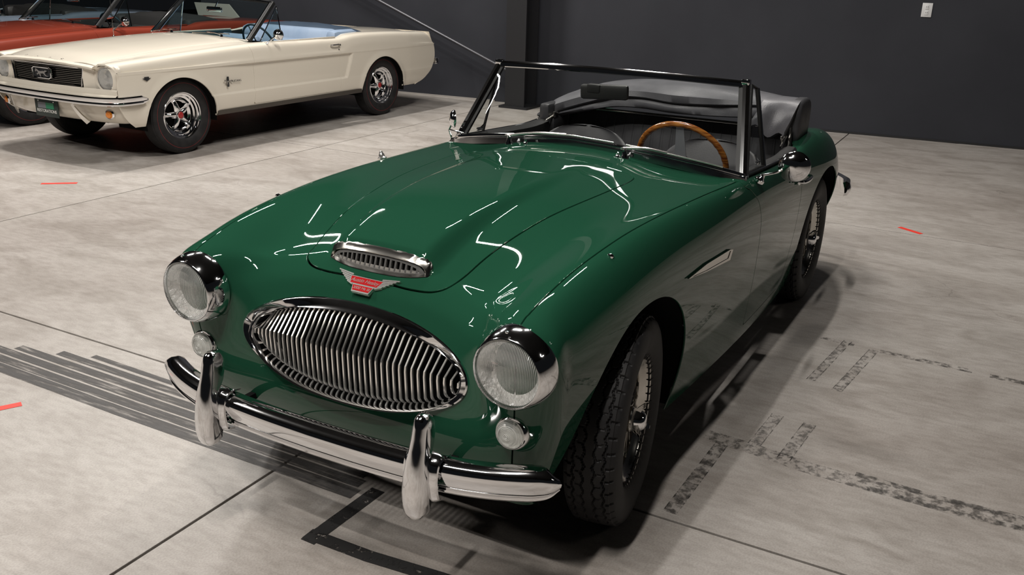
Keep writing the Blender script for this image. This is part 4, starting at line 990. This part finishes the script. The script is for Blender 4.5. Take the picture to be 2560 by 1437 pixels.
# ------------------------------------------------------------------ pony cars parked along the wall
M['amber'] = principled('amber_lens', (.75, .22, .01), .2, 0, .5, .6)
M['red_cap'] = principled('red_cap', (.35, .02, .02), .3)
M['redline'] = principled('red_stripe', (.20, .012, .014), .6)
M['blue_seat'] = add_noise_colour(principled('light_blue_vinyl', (.25, .33, .45), .35), (.23, .31, .43), (.29, .37, .49), 5)
M['blue_dark'] = principled('dark_blue_vinyl', (.035, .055, .085), .45)
M['teal_dash'] = principled('teal_dash', (.015, .04, .055), .45)
M['rocker'] = principled('rocker_trim', (.10, .09, .08), .35, .8)
M['argent'] = principled('dark_argent', (.05, .052, .056), .35, .6)
def styled_wheel():
    t = tyre_mesh(.325, .084, .192, tread=False).obj('tyre', M['rubber'], None)
    MB().grid(ring_prof([(.272, .0835), (.275, .0845), (.279, .0835)], 72), closeu=True).obj('red_stripe', M['redline'], t)
    rim = MB().grid(ring_prof([(.192, -.06), (.198, .060), (.201, .066), (.197, .070), (.190, .066), (.186, .052), (.180, .049), (.172, .047), (.166, .030), (.160, .028), (.150, .024), (.146, .005), (.142, -.002), (.120, -.012)], 64), closeu=True).obj('rim', M['chrome'], t)
    MB().grid(ring_prof([(.001, -.03), (.150, -.03)], 40), closeu=True).obj('wheel_back', M['dark'], rim)
    for k in range(5):
        a = pi/2+2*pi*k/5; c, s_ = cos(a), sin(a); Rr = Vector((c, 0, s_)); T_ = Vector((-s_, 0, c)); P = []
        for rr, ww, yy in ((.02, .034, .030), (.06, .028, .034), (.10, .020, .026), (.145, .026, .000), (.150, .030, -.01)):
            P.append([Rr*rr+T_*(ww*q)+Vector((0, yy-.016*(abs(q) > .9)+.006*(abs(q) < .3), 0)) for q in (-1, -.6, -.2, .2, .6, 1)])
        MB().grid(np.array([[tuple(v) for v in r_] for r_ in P])).obj('wheel_spoke', M['chrome'], t)
    MB().grid(ring_prof([(.001, .052), (.024, .050), (.030, .044)], 24), closeu=True).obj('centre_cap', M['red_cap'], t)
    hb = MB().grid(ring_prof([(.030, .046), (.036, .044), (.042, .034), (.044, .026)], 24), closeu=True)
    hb.obj('hub_ring', M['chrome'], t)
    return t
wheel0 = styled_wheel()
XK = [-3.69, -3.6, -3.3, -2.7, -2.3, -2.18, -2.06, -1.7, -.9, -.7, -.2, .2, .62, .80]
pzb = sp1(XK, [.828, .846, .868, .892, .893, .886, .870, .868, .872, .868, .848, .826, .800, .785])
pzc = sp1([-3.69, -3.2, -2.6, -2.2, -.95, -.8, -.5, -.2, .2, .5, .64, .80], [.86, .885, .905, .90, .918, .921, .915, .902, .877, .846, .822, .800])
PF = (.055, .30, .372, .355); PR = (-2.700, .30, .368, .345)
def psec(x):
    zb_ = float(pzb(x)); zc_ = float(pzc(x)); w = float(np.interp(x, [-3.7, -3.2, -1, .2, .64, .8], [-.03, -.008, 0, -.002, -.012, -.022]))
    st = min(max((.35-x)/.9, 0), 1)
    pts = [(0, zc_), (.15, zc_-.001), (.32, zc_-.006), (.47, zc_-.016), (.56, zc_-.026), (.60, zc_-.034), (.645, max(zb_+.004, zc_-.040)), (.70, zb_+.006), (.745, zb_+.002), (.775, zb_-.010), (.790, zb_-.028), (.800, zb_-.055), (.812, zb_-.105), (.819, .738), (.8215, .722), (.8215, .712), (.820, .700), (.822, .62), (.823, .56), (.822, .50), (.822, .478), (.823, .462), (.823, .452), (.820, .42), (.812, .37), (.800, .325), (.786, .292)]
    return [(y+w*(y/.8)**2, z) for y, z in pts]
def precess(x, z):
    """depth of the side cove"""
    top_ = np.clip((.716-z)/.014, 0, 1); bot = np.clip((z-.462)/.020, 0, 1); fr = np.clip((-.28-x)/.55, 0, 1)
    xe = -2.20+(.716-z)*.42; re = np.clip((x-xe)/.035, 0, 1)
    s = lambda t: t*t*(3-2*t)
    return .020*s(top_)*s(bot)*s(re)*(.25+.75*s(fr))*s(np.clip((.35-x)/.3, 0, 1))
def pony_skin():
    xs = sorted(set(list(np.linspace(-3.75, .80, 190))+list(np.linspace(-2.24, -2.04, 14)))); P = []
    for x in xs:
        q = cr([(0, y, z) for y, z in psec(x)], 105); q = np.array(q); q[:, 0] = x; P.append(q)
    P = np.array(P); r = precess(P[..., 0], P[..., 2])*(P[..., 1] > .7); P[..., 1] -= r
    for A in (PF, PR):
        d = np.sqrt(((P[..., 0]-A[0])/A[2])**2+((P[..., 2]-A[1])/A[3])**2); P[..., 1] += .014*np.exp(-((d-1.0)/.09)**2)*(P[..., 1] > .7)*(d > .9)*(P[..., 2] < .74)
    # shallow windsplit in the bonnet, gutter beside it
    nu, nv = P.shape[:2]; V = P.reshape(-1, 3); idx = np.arange(nu*nv).reshape(nu, nv)
    F = np.stack([idx[:-1, :-1], idx[1:, :-1], idx[1:, 1:], idx[:-1, 1:]], -1).reshape(-1, 4)
    V2 = V*[1, -1, 1]; F2 = F[:, ::-1]+len(V)
    VV = np.concatenate([V, V2]); FF = np.concatenate([F, F2]); N = recompute_normals(VV, FF)
    c = np.arange(nu)*nv; N[c, 1] = 0; N[c+len(V), 1] = 0
    if N[nv*100+3, 2] < 0: N = -N
    return Skin(VV, N, FF)
PS = pony_skin()
xrear = sp1([.28, .305, .383, .488, .67, .843, .93], [-3.30, -3.40, -3.56, -3.665, -3.70, -3.615, -3.58])
xfront = sp1([.28, .34, .46, .575, .585, .78, .80, .93], [.50, .58, .66, .665, .665, .675, .69, .70])
PS = PS.clip(lambda P: P[:, 0]-xrear(P[:, 2]))
PS = PS.clip(lambda P: np.where(P[:, 2] < .80, xfront(P[:, 2]), .735-.07*np.clip((np.abs(P[:, 1])-.35)/.4, 0, 1)**1.5)-P[:, 0])
PS = PS.clip(lambda P: -((1-(((P[:, 0]-PF[0])/PF[2])**2+((P[:, 2]-PF[1])/PF[3])**2)**.5)*.37), side).clip(lambda P: -((1-(((P[:, 0]-PR[0])/PR[2])**2+((P[:, 2]-PR[1])/PR[3])**2)**.5)*.37), side)
pcock = fieldpoly([(-.93, -.665), (-.90, -.3), (-.895, 0), (-.90, .3), (-.93, .665), (-1.05, .725), (-2.02, .725), (-2.20, .66), (-2.62, .60), (-2.72, .3), (-2.73, 0), (-2.72, -.3), (-2.62, -.60), (-2.20, -.66), (-2.02, -.725), (-1.05, -.725)])
PS = PS.clip(lambda P: -pcock(P[:, :2]), lambda P: P[:, 2] > .80)
phood = fieldpoly([(.735, -.57), (.735, .57), (.2, .585), (-.5, .60), (-.78, .60), (-.80, .3), (-.81, 0), (-.80, -.3), (-.78, -.60), (-.5, -.60), (.2, -.585)])
hoodskin = PS.clip(lambda P: phood(P[:, :2])-.0025).clip(lambda P: P[:, 2]-.76)
prest = PS.clip(lambda P: -phood(P[:, :2])-.0025, lambda P: P[:, 2] > .76)
pdoor = fieldpoly([(-.775, 1.0), (-.765, .88), (-.790, .80), (-.795, .60), (-.785, .45), (-.77, .345), (-1.98, .345), (-2.0, .60), (-2.005, .8), (-2.005, 1.0)])
pdw = lambda P: (P[:, 2] > .33) & (np.abs(P[:, 1]) > .66)
def pony_car(paint, name, label, loc, rz, inner, boot, dash, plate=True):
    r = empty(name, loc, rz); tag(r, label, 'car')
    hoodskin.build('bonnet', paint, r)
    for sg in (1, -1):
        hs = prest.clip(lambda P: P[:, 1]*sg)
        dr_ = hs.clip(lambda P: pdoor(P[:, [0, 2]])-.002).clip(lambda P: P[:, 1]*sg-.66); dr_.build('door', paint, r)
        hs.clip(lambda P: -pdoor(P[:, [0, 2]])-.002, pdw).build('body_side', paint, r)
    # tail panel
    tp = [[(float(xrear(z))+.004, y, z) for z in np.linspace(.285, .86, 10)] for y in np.linspace(-.78, .78, 9)]
    MB().grid(np.array(tp)).obj('tail_panel', paint, r)
    # front: bonnet lip, lamp panels, apron
    lip = []
    for y in np.linspace(-.60, .60, 31):
        xe = .735-.07*max(0, (abs(y)-.35)/.4)**1.5; z0 = float(np.interp(abs(y), [0, .32, .47, .56, .6], [0, -.006, -.016, -.026, -.034]))+float(pzc(xe))
        lip.append([(xe-.004, y, z0), (xe+.012, y, z0-.004), (xe+.022, y, z0-.014), (xe+.022, y, z0-.026), (xe+.010, y, z0-.036), (xe-.04, y, z0-.045)])
    MB().grid(np.array(lip), flip=True).obj('bonnet_lip', paint, r)
    for k, ch in enumerate('FORD'):
        y = (k-1.5)*.155; c = bpy.data.curves.new('t', 'FONT'); c.body = ch; c.size = .030; c.extrude = .002; c.align_x = 'CENTER'; c.align_y = 'CENTER'
        o = bpy.data.objects.new('t', c); COL.objects.link(o); me = bpy.data.meshes.new_from_object(o.evaluated_get(bpy.context.evaluated_depsgraph_get())); bpy.data.objects.remove(o)
        me.materials.append(M['chrome']); o = bpy.data.objects.new('letter', me); COL.objects.link(o); o.parent = r; o.location = (.712, y, float(pzc(.712))-.001); o.rotation_euler = (0, radians(8), pi/2)
    for sg in (1, -1):
        c = Vector((.672, sg*.672, .682)); A = axisM(c, (1, sg*.04, 0)); ring = []
        # panel around the lamp : from square outline to the bowl
        n = 48; sq = []; 
        for k in range(n):
            a = 2*pi*k/n; c1, s1 = cos(a), sin(a); m_ = max(abs(c1)/.135, abs(s1)/.108); yy = c1/m_; zz = s1/m_; r8 = (abs(c1)**6+abs(s1)**6)**(-1/6)
            yq = c1*r8*.130; zq = s1*r8*.106; out = sg*yq
            xo = .668-.02*max(0, (yq*1.0)/.13)
            sq.append([(xo-.03, c.y+sg*yq*1.05, c.z+zq*1.04), (xo, c.y+sg*yq, c.z+zq), (.676, c.y+sg*c1*.103, c.z+s1*.100), (.672, c.y+sg*c1*.099, c.z+s1*.097), (.645, c.y+sg*c1*.094, c.z+s1*.094)])
        MB().grid(np.array(sq), closeu=True, flip=(sg < 0)).obj('headlamp_panel', paint, r)
        rm = MB().lathe([(.096, -.022), (.095, -.010), (.089, -.006), (.086, -.012)], 40, A).obj('headlamp_rim', M['chrome'], r)
        MB().lathe([(.086, -.014), (.06, -.045), (.02, -.065), (.0001, -.068)], 32, A).obj('reflector', M['reflector'], rm)
        lm = MB().lathe([(.0865, -.012), (.07, 0), (.045, .008), (.0001, .012)], 40); lm.lathe([(.0001, .009), (.045, .005), (.07, -.003), (.086, -.014)], 40); lo = lm.obj('lens', M['lens'], rm); lo.matrix_local = A
        # gill panel between lamp and grille
        g = [[(.665+.045*t, sg*(.545-.09*t), z) for z in (.585, .66, .735, .775)] for t in np.linspace(0, 1, 6)]
        MB().grid(np.array(g), flip=(sg < 0)).obj('gill_panel', paint, r)
        # amber lamps and bumper guards
        MB().lathe([(.0001, .014), (.030, .010), (.042, .0), (.040, -.01)], 24, axisM((.664, sg*.672, .405), (1, sg*.30, -.1))).obj('lamp_rim', M['chrome'], r)
        MB().lathe([(.0001, .020), (.022, .017), (.031, .006)], 24, axisM((.668, sg*.673, .404), (1, sg*.30, -.1))).obj('turn_lamp', M['amber'], r)
        MB().sweep(cr([(.80, sg*.40, .478), (.785, sg*.415, .44), (.755, sg*.44, .38), (.715, sg*.465, .325)], 12), [(-.020, -.006), (-.016, .006), (.016, .006), (.020, -.006)], up=(1, 0, .5), scale=list(np.linspace(.6, 1.15, 12))).obj('bumper_guard', M['chrome_dull'], r)
        # window frame : pillars
        a = Vector((-.905, sg*.655, .892)); b = Vector((-1.285, sg*.610, 1.215)); pth = [a.lerp(b, t) for t in np.linspace(0, 1, 8)]
        MB().sweep(pth, [(-.028, -.016), (-.028, .012), (-.010, .020), (.020, .016), (.024, -.012)], up=(1, 0, .4)).obj('screen_pillar', M['seal'], r)
        pth = [p+Vector((.020, -sg*.012, .014)) for p in pth]
        MB().sweep(pth, [(-.007, -.005), (-.006, .005), (.006, .005), (.007, -.005)], up=(1, 0, .4)).obj('pillar_trim', M['chrome'], r)
        q0 = Vector((-1.0, sg*.70, .885)); q1 = Vector((-1.30, sg*.635, 1.185)); q3 = Vector((-1.285, sg*.70, .885))
        qo = MB().tube([q0, q1], .006, 6).tube([q1, q3], .006, 6).obj('vent_window', M['chrome'], r)
        MB().add([q0, q1, q3], [(0, 1, 2)]).obj('pane', M['glass_tint'], qo, smooth=False)
        MB().box((-1.5, sg*.735, .875), (.50, .012, .008), None, .005).obj('belt_trim', paint, r)
        MB().box((-1.42, sg*.70, .62), (.55, .02, .25), None, .015).obj('door_card', dash, r)
        for A_, hgt in ((PF, .7), (PR, .7)):
            P = []
            for k in range(25):
                a2 = radians(-8+k*196/24); P.append([(A_[0]+A_[2]*1.0*cos(a2), sg*.805, A_[1]+A_[3]*1.0*sin(a2)), (A_[0]+A_[2]*cos(a2), sg*.45, A_[1]+A_[3]*sin(a2)), (A_[0], sg*.45, A_[1])])
            MB().grid(np.array(P)).obj('wheel_housing', M['dark'], r)
    # grille
    gx = lambda y: .742-.035*(abs(y)/.46)**1.6
    MB().add([(.66, -.50, .585), (.66, .50, .585), (.66, .50, .775), (.66, -.50, .775)], [(0, 1, 2, 3)]).obj('grille_back', M['dark'], r, smooth=False)
    gs_ = MB(); loop = [(y, .762-.008*(abs(y)/.46)**2) for y in np.linspace(-.46, .46, 21)]+[(y, .612) for y in np.linspace(.435, -.435, 21)]
    go = gs_.tube([(gx(y), y, z) for y, z in loop], .0065, 8, close=True, up=(1, 0, 0)).obj('grille_surround', M['chrome'], r)
    for k in range(9):
        z = .628+k*.0145; ys_ = np.linspace(-.442, .442, 21)
        MB().sweep([(gx(y)-.012, y, z) for y in ys_], [(-.004, -.0022), (-.004, .0022), (.004, .0016), (.004, -.0016)]).obj('grille_bar', M['chrome_dull'], go)
    lp = [(-.118, -.030), (-.092, -.042), (.092, -.042), (.118, -.030), (.118, .030), (.092, .042), (-.092, .042), (-.118, .030)]
    MB().tube([(.752, y, .690+z) for y, z in lp], .008, 8, close=True, up=(1, 0, 0)).obj('emblem_frame', M['chrome'], go)
    MB().add([(.744, y*.97, .690+z*.97) for y, z in lp], [tuple(range(8))]).obj('emblem_ground', M['argent'], go, smooth=False)
    horse = [(-.088, .008), (-.082, .020), (-.070, .031), (-.064, .024), (-.046, .019), (-.030, .010), (0, .010), (.025, .014), (.040, .012), (.060, .020), (.090, .016), (.066, .008), (.047, .002), (.052, -.010), (.070, -.020), (.086, -.030), (.060, -.026), (.040, -.014), (.026, -.006), (.005, -.008), (-.016, -.009), (-.008, -.022), (-.018, -.036), (-.026, -.022), (-.034, -.011), (-.054, -.022), (-.070, -.014), (-.060, -.012), (-.048, -.006), (-.050, .004), (-.064, .012), (-.082, .002)]
    n = len(horse); V = [(.752, y*.9, .690+z) for y, z in horse]+[(.760, y*.9, .690+z) for y, z in horse]
    MB().add(V, [tuple(range(n, 2*n)), tuple(reversed(range(n)))]+[(i, (i+1) % n, n+(i+1) % n, n+i) for i in range(n)]).obj('horse_emblem', M['chrome'], go, smooth=False)
    # stone guard and apron
    def along(path, prof, n=61):
        """profile (out, z, taper) carried along a plan path given for y>=0"""
        pp = [(-y, x) for y, x in reversed(path[1:])]+[(y, x) for y, x in path]; Q = cr([(x, y, 0) for y, x in pp], n); P = []
        for i, q in enumerate(Q):
            t_ = Q[min(i+1, n-1)]-Q[max(i-1, 0)]; nr = np.array([t_[1], -t_[0], 0]); nr /= np.linalg.norm(nr); e = min(i, n-1-i)/(n-1); P.append([q+nr*d*(1 if len(c_) < 1 else 1)+np.array([0, 0, z]) for d, z, *c_ in prof(e)])
        return np.array(P)
    MB().grid(along([(0, .735), (.35, .725), (.58, .70), (.72, .675), (.80, .66)], lambda e: [(.004, .606), (.010, .600), (.012, .588), (.010, .565), (.030, .555), (.031, .545), (-.01, .50)]), flip=True).obj('stone_guard', paint, r)
    MB().grid(along([(0, .738), (.35, .726), (.55, .702), (.68, .668), (.76, .625), (.80, .575)], lambda e: [(-.01, .52), (.0, .485), (-.004, .44), (-.022, .385), (-.048, .345), (-.075, .325), (-.12, .315)]), flip=True).obj('front_apron', paint, r)
    # bumper
    def bprof(e):
        s_ = sqrt(min(1, max(.10, e/.045))); return [(d, .515+z*s_) for d, z in ((-.06, .030), (-.035, .038), (-.008, .036), (.002, .026), (.003, .004), (0, -.004), (.004, -.012), (.001, -.030), (-.02, -.038), (-.024, -.034), (-.012, 0), (-.03, .028))]
    MB().grid(along([(0, .815), (.45, .800), (.64, .775), (.76, .735), (.825, .675), (.848, .60), (.852, .51), (.846, .42)], bprof, 91), closev=True).obj('front_bumper', M['chrome'], r)
    MB().box((-3.76, 0, .52), (.04, .80, .04), None, .025).obj('rear_bumper', M['chrome'], r)
    MB().box((-3.70, 0, .70), (.012, .5, .07), None, .008).obj('tail_trim', M['argent'], r)
    # plate
    if plate:
        pc = Vector((.742, -.015, .398)); po = MB().box(pc, (.004, .150, .070), None, .002).obj('number_plate', principled('plate_dark_green', (.018, .030, .026), .5), r)
        MB().box(pc+Vector((.0046, -.058, .022)), (.0008, .052, .024)).obj('grey_block', principled('plate_grey', (.16, .17, .19), .5), po, smooth=False)
        pb = MB().box(pc+Vector((.0046, .046, .022)), (.0008, .052, .024)); pb.obj('green_block', principled('plate_green', (.02, .20, .10), .5), po, smooth=False)
        c = bpy.data.curves.new('t', 'FONT'); c.body = 'RESTORATIONS'; c.size = .036; c.extrude = .0006; c.align_x = 'CENTER'; c.align_y = 'CENTER'
        o = bpy.data.objects.new('t', c); COL.objects.link(o); me = bpy.data.meshes.new_from_object(o.evaluated_get(bpy.context.evaluated_depsgraph_get())); bpy.data.objects.remove(o)
        me.materials.append(M['lamp_white']); o = bpy.data.objects.new('lettering', me); COL.objects.link(o); o.parent = po; o.location = pc+Vector((.0046, 0, -.024)); o.rotation_euler = (pi/2, 0, pi/2)
        for y in (-.10, .10):
            MB().lathe([(.0001, .003), (.006, .002), (.006, 0)], 10, axisM(pc+Vector((.004, y, .058)), (1, 0, 0))).obj('plate_screw', M['chrome'], po)
    # rocker, floor pan, side badges
    for sg in (1, -1):
        MB().sweep([(x, sg*.800, .315) for x in np.linspace(-.325, -2.32, 12)], [(-.010, -.022), (.012, -.020), (.014, .018), (-.010, .022)]).obj('rocker_trim', M['rocker'], r)
        ky = sg*.8235; kx, kz = -.455, .575
        em = MB().box((kx, ky+sg*.002, kz), (.010, .003, .044), None, .001); em.obj('bar_emblem', M['argent'], r)
        hv = [(kx-y*.55, ky+sg*.006, kz+z*.75) for y, z in horse]; MB().add(hv, [tuple(range(n))]).obj('horse_badge', M['chrome_dull'], r, smooth=False)
        c = bpy.data.curves.new('t', 'FONT'); c.body = 'MUSTANG'; c.size = .026; c.extrude = .001; c.align_x = 'LEFT'; c.align_y = 'CENTER'
        o = bpy.data.objects.new('t', c); COL.objects.link(o); me = bpy.data.meshes.new_from_object(o.evaluated_get(bpy.context.evaluated_depsgraph_get())); bpy.data.objects.remove(o)
        me.materials.append(M['argent']); o = bpy.data.objects.new('lettering', me); COL.objects.link(o); o.parent = r
        o.location = (kx-.035 if sg > 0 else kx-.20, ky+sg*.002, kz); o.rotation_euler = (pi/2, 0, pi if sg > 0 else 0)
        vx, vz, vy_ = .395, .672, sg*.818
        MB().add([(vx-.045, vy_+sg*.004, vz+.006), (vx+.045, vy_+sg*.002, vz+.006), (vx+.02, vy_+sg*.003, vz-.006), (vx, vy_+sg*.004, vz-.018), (vx-.02, vy_+sg*.004, vz-.006)], [(0, 1, 2, 3, 4)]).box((vx, vy_+sg*.003, vz+.012), (.022, .002, .005)).obj('fender_badge', M['argent'], r, smooth=False)
        # door handle
        hx = -1.93; hk = MB().tube(cr([(hx+.075, sg*.806, .803), (hx+.05, sg*.824, .806), (hx-.02, sg*.828, .808), (hx-.055, sg*.812, .806)], 12), .0085, 8).lathe([(.0001, .022), (.011, .020), (.012, 0)], 14, axisM((hx-.055, sg*.802, .803), (0, sg, 0))).obj('door_handle', M['chrome_dull'], r)
        MB().lathe([(.0001, .006), (.009, .004), (.009, 0)], 12, axisM((hx-.045, sg*.808, .758), (0, sg, 0))).obj('lock', M['chrome_dull'], hk)
    MB().box((-1.37, 0, .30), (.95, .72, .02)).obj('floor_pan', M['dark'], r, smooth=False)
    MB().box((.05, 0, .42), (.45, .42, .13)).obj('engine_bay', M['dark'], r, smooth=False); MB().box((-3.1, 0, .55), (.35, .60, .22)).obj('boot_box', M['dark'], r, smooth=False)
    # screen
    bs = lambda y: (-.905+.085*(1-(y/.655)**2), y, .892+.026*(1-(y/.655)**2)); tp_ = lambda y: (-1.285+.055*(1-(y/.61)**2), y, 1.215+.028*(1-(y/.61)**2))
    hdr = MB().sweep([tp_(y) for y in np.linspace(-.612, .612, 25)], [(-.020, -.014), (-.022, .010), (-.004, .018), (.016, .012), (.018, -.012)], up=(0, 0, 1)).obj('header_rail', M['seal'], r)
    MB().sweep([Vector(tp_(y))+Vector((.018, 0, .008)) for y in np.linspace(-.612, .612, 25)], [(-.005, -.006), (-.005, .006), (.005, .006), (.005, -.006)]).obj('header_trim', M['chrome'], hdr)
    MB().sweep([Vector(bs(y))+Vector((.006, 0, .002)) for y in np.linspace(-.655, .655, 25)], [(-.006, -.006), (-.006, .006), (.008, .006), (.008, -.006)]).obj('screen_base_trim', M['chrome'], hdr)
    G = [[tuple(Vector(bs(.64*t)).lerp(Vector(tp_(.595*t)), q)) for q in np.linspace(0, 1, 7)] for t in np.linspace(-1, 1, 25)]
    MB().grid(np.array(G)).obj('windscreen_glass', M['glass_tint'], hdr, sharp=None)
    # wipers, mirror, aerial
    for y0, y1 in ((-.50, -.14), (.13, .52)):
        hub = Vector((-.755, y0+.30, .925)) if y0 < 0 else Vector((-.77, y0+.32, .922))
        w_ = MB().lathe([(.014, 0), (.012, .018), (.0001, .022)], 12, axisM(hub, (0, 0, 1))).obj('wiper', M['chrome'], r)
        bl = [Vector(bs(y))+Vector((.020, 0, .022+.02*((y-y0)/(y1-y0)))) for y in np.linspace(y0-.1, y1-.05, 8)]
        MB().tube([hub+Vector((0, 0, .018)), hub.lerp(bl[3], .5)+Vector((0, 0, .02)), bl[3]+Vector((0, 0, .01))], .005, 6, up=(1, 0, 0)).obj('wiper_arm', M['chrome'], w_); MB().tube(bl, .005, 6, up=(1, 0, 0)).obj('wiper_blade', M['chrome_dull'], w_)
    mo_ = MB().box((-1.12, 0, 1.135), (.012, .10, .024), None, .012).tube([(-1.13, 0, 1.15), (-1.17, 0, 1.21)], .006, 6).obj('interior_mirror', M['chrome'], r)
    ft = Vector((-1.00, .775, .865)); hd = Vector((-1.10, .835, .948))
    em_ = MB().tube([ft, ft.lerp(hd, .6)+Vector((0, 0, .006)), hd], .008, 8, up=(1, 0, 0)).obj('door_mirror', M['chrome'], r)
    MB().lathe([(.0001, .030), (.03, .024), (.048, .008), (.050, -.006), (.047, -.008)], 28, axisM(hd, (1, .35, 0))).obj('mirror_shell', M['chrome'], em_)
    an = MB().lathe([(.018, 0), (.015, .012), (.006, .022), (.0001, .024)], 14, axisM((-.46, -.66, float(pzb(-.46))+.004), (0, 0, 1))).obj('aerial', M['chrome'], r)
    MB().tube([(-.46, -.66, .87), (-.475, -.665, 1.75)], .0026, 6).obj('mast', M['chrome_dull'], an)
    # cabin
    P = [[(bs(y)[0]-.02, y, .885), (-.98, y, .89), (-1.08, y, .875), (-1.10, y, .84), (-1.10, y, .60)] for y in np.linspace(-.66, .66, 13)]
    MB().grid(np.array(P)).obj('dashboard', dash, r)
    A = axisM((-1.33, .36, .83), (-.90, 0, .43), (0, 1, 0)); swm = MB(); P = np.zeros((48, 8, 3))
    for k in range(48):
        for j in range(8):
            a, b2 = 2*pi*k/48, 2*pi*j/8; P[k, j] = A @ Vector(((.195+.010*cos(b2))*cos(a), (.195+.010*cos(b2))*sin(a), .010*sin(b2)))
    so = swm.grid(P, closeu=True, closev=True).obj('steering_wheel', M['teal_dash'], r)
    for k in range(3):
        a = 2*pi*k/3-.3; MB().tube([A @ Vector((0, 0, -.03)), A @ Vector((.19*cos(a), .19*sin(a), 0))], .007, 6).obj('spoke', M['chrome'], so)
    for y in (.36, -.36):
        so = MB().box((-1.72, y, .61), (.055, .27, .25), Matrix.Rotation(radians(-12), 3, 'Y'), .06).obj('front_seat', inner, r)
        MB().box((-1.48, y, .45), (.25, .27, .07), None, .05).obj('cushion', inner, so)
    rs_ = MB().box((-2.20, 0, .70), (.085, .58, .235), Matrix.Rotation(radians(-10), 3, 'Y'), .07).obj('rear_seat', inner, r)
    for sg in (1, -1): MB().box((-2.28, sg*.60, .845), (.20, .075, .085), None, .06).obj('seat_side_pad', inner, r)
    P = []
    for x, zt, w in ((-2.20, .90, .55), (-2.26, .945, .60), (-2.36, .968, .64), (-2.48, .960, .655), (-2.60, .938, .64), (-2.72, .912, .58), (-2.76, .90, .50)):
        P.append([(x-.0*abs(t), w*t, zt-.055*abs(t)**3.5+.006*sin(t*9+x*20)) for t in np.linspace(-1, 1, 25)])
    MB().grid(np.array(P), flip=True).obj('hood_boot', boot, r)
    for (x, y, rz_) in ((.0, .668, 0), (.0, -.668, pi), (-2.743, .676, 0), (-2.743, -.676, pi)):
        c_ = copy_tree(wheel0, r); c_.location = (x, y, .324); c_.rotation_euler = (0, random.uniform(0, 1), rz_)
    MB().tube([(0, -.62, .30), (0, .62, .30)], .03, 8).obj('axle', M['dark'], r); MB().tube([(-2.743, -.62, .30), (-2.743, .62, .30)], .04, 8).obj('axle', M['dark'], r)
    return r
M['cream'] = principled('cream_paint', (.70, .645, .55), .5, 0, .2, 1., .03)
M['rust_red'] = principled('copper_red_paint', (.20, .030, .015), .45, 0, .2, 1., .04)
M['silver_blue'] = principled('silver_blue_paint', (.12, .15, .19), .4, 0, .5, 1., .05)
M['black_trim'] = principled('black_trim', (.02, .02, .02), .5)
pony_car(M['cream'], 'cream_convertible', 'cream convertible with pale blue seats and red-line tyres, roof folded', (-3.1667, -5.4739, 0), -.02474, M['blue_seat'], M['blue_dark'], M['teal_dash'])
pony_car(M['rust_red'], 'red_convertible', 'copper red car parked directly behind the cream convertible', (-3.27, -7.68, 0), -.02474, M['black_trim'], M['black_trim'], M['black_trim'], plate=False)
pony_car(M['silver_blue'], 'blue_convertible', 'silver blue car in the far left corner behind the red one', (-3.35, -9.95, 0), -.02474, M['black_trim'], M['black_trim'], M['black_trim'], plate=False)
for o in list(wheel0.children_recursive)+[wheel0]: bpy.data.objects.remove(o)
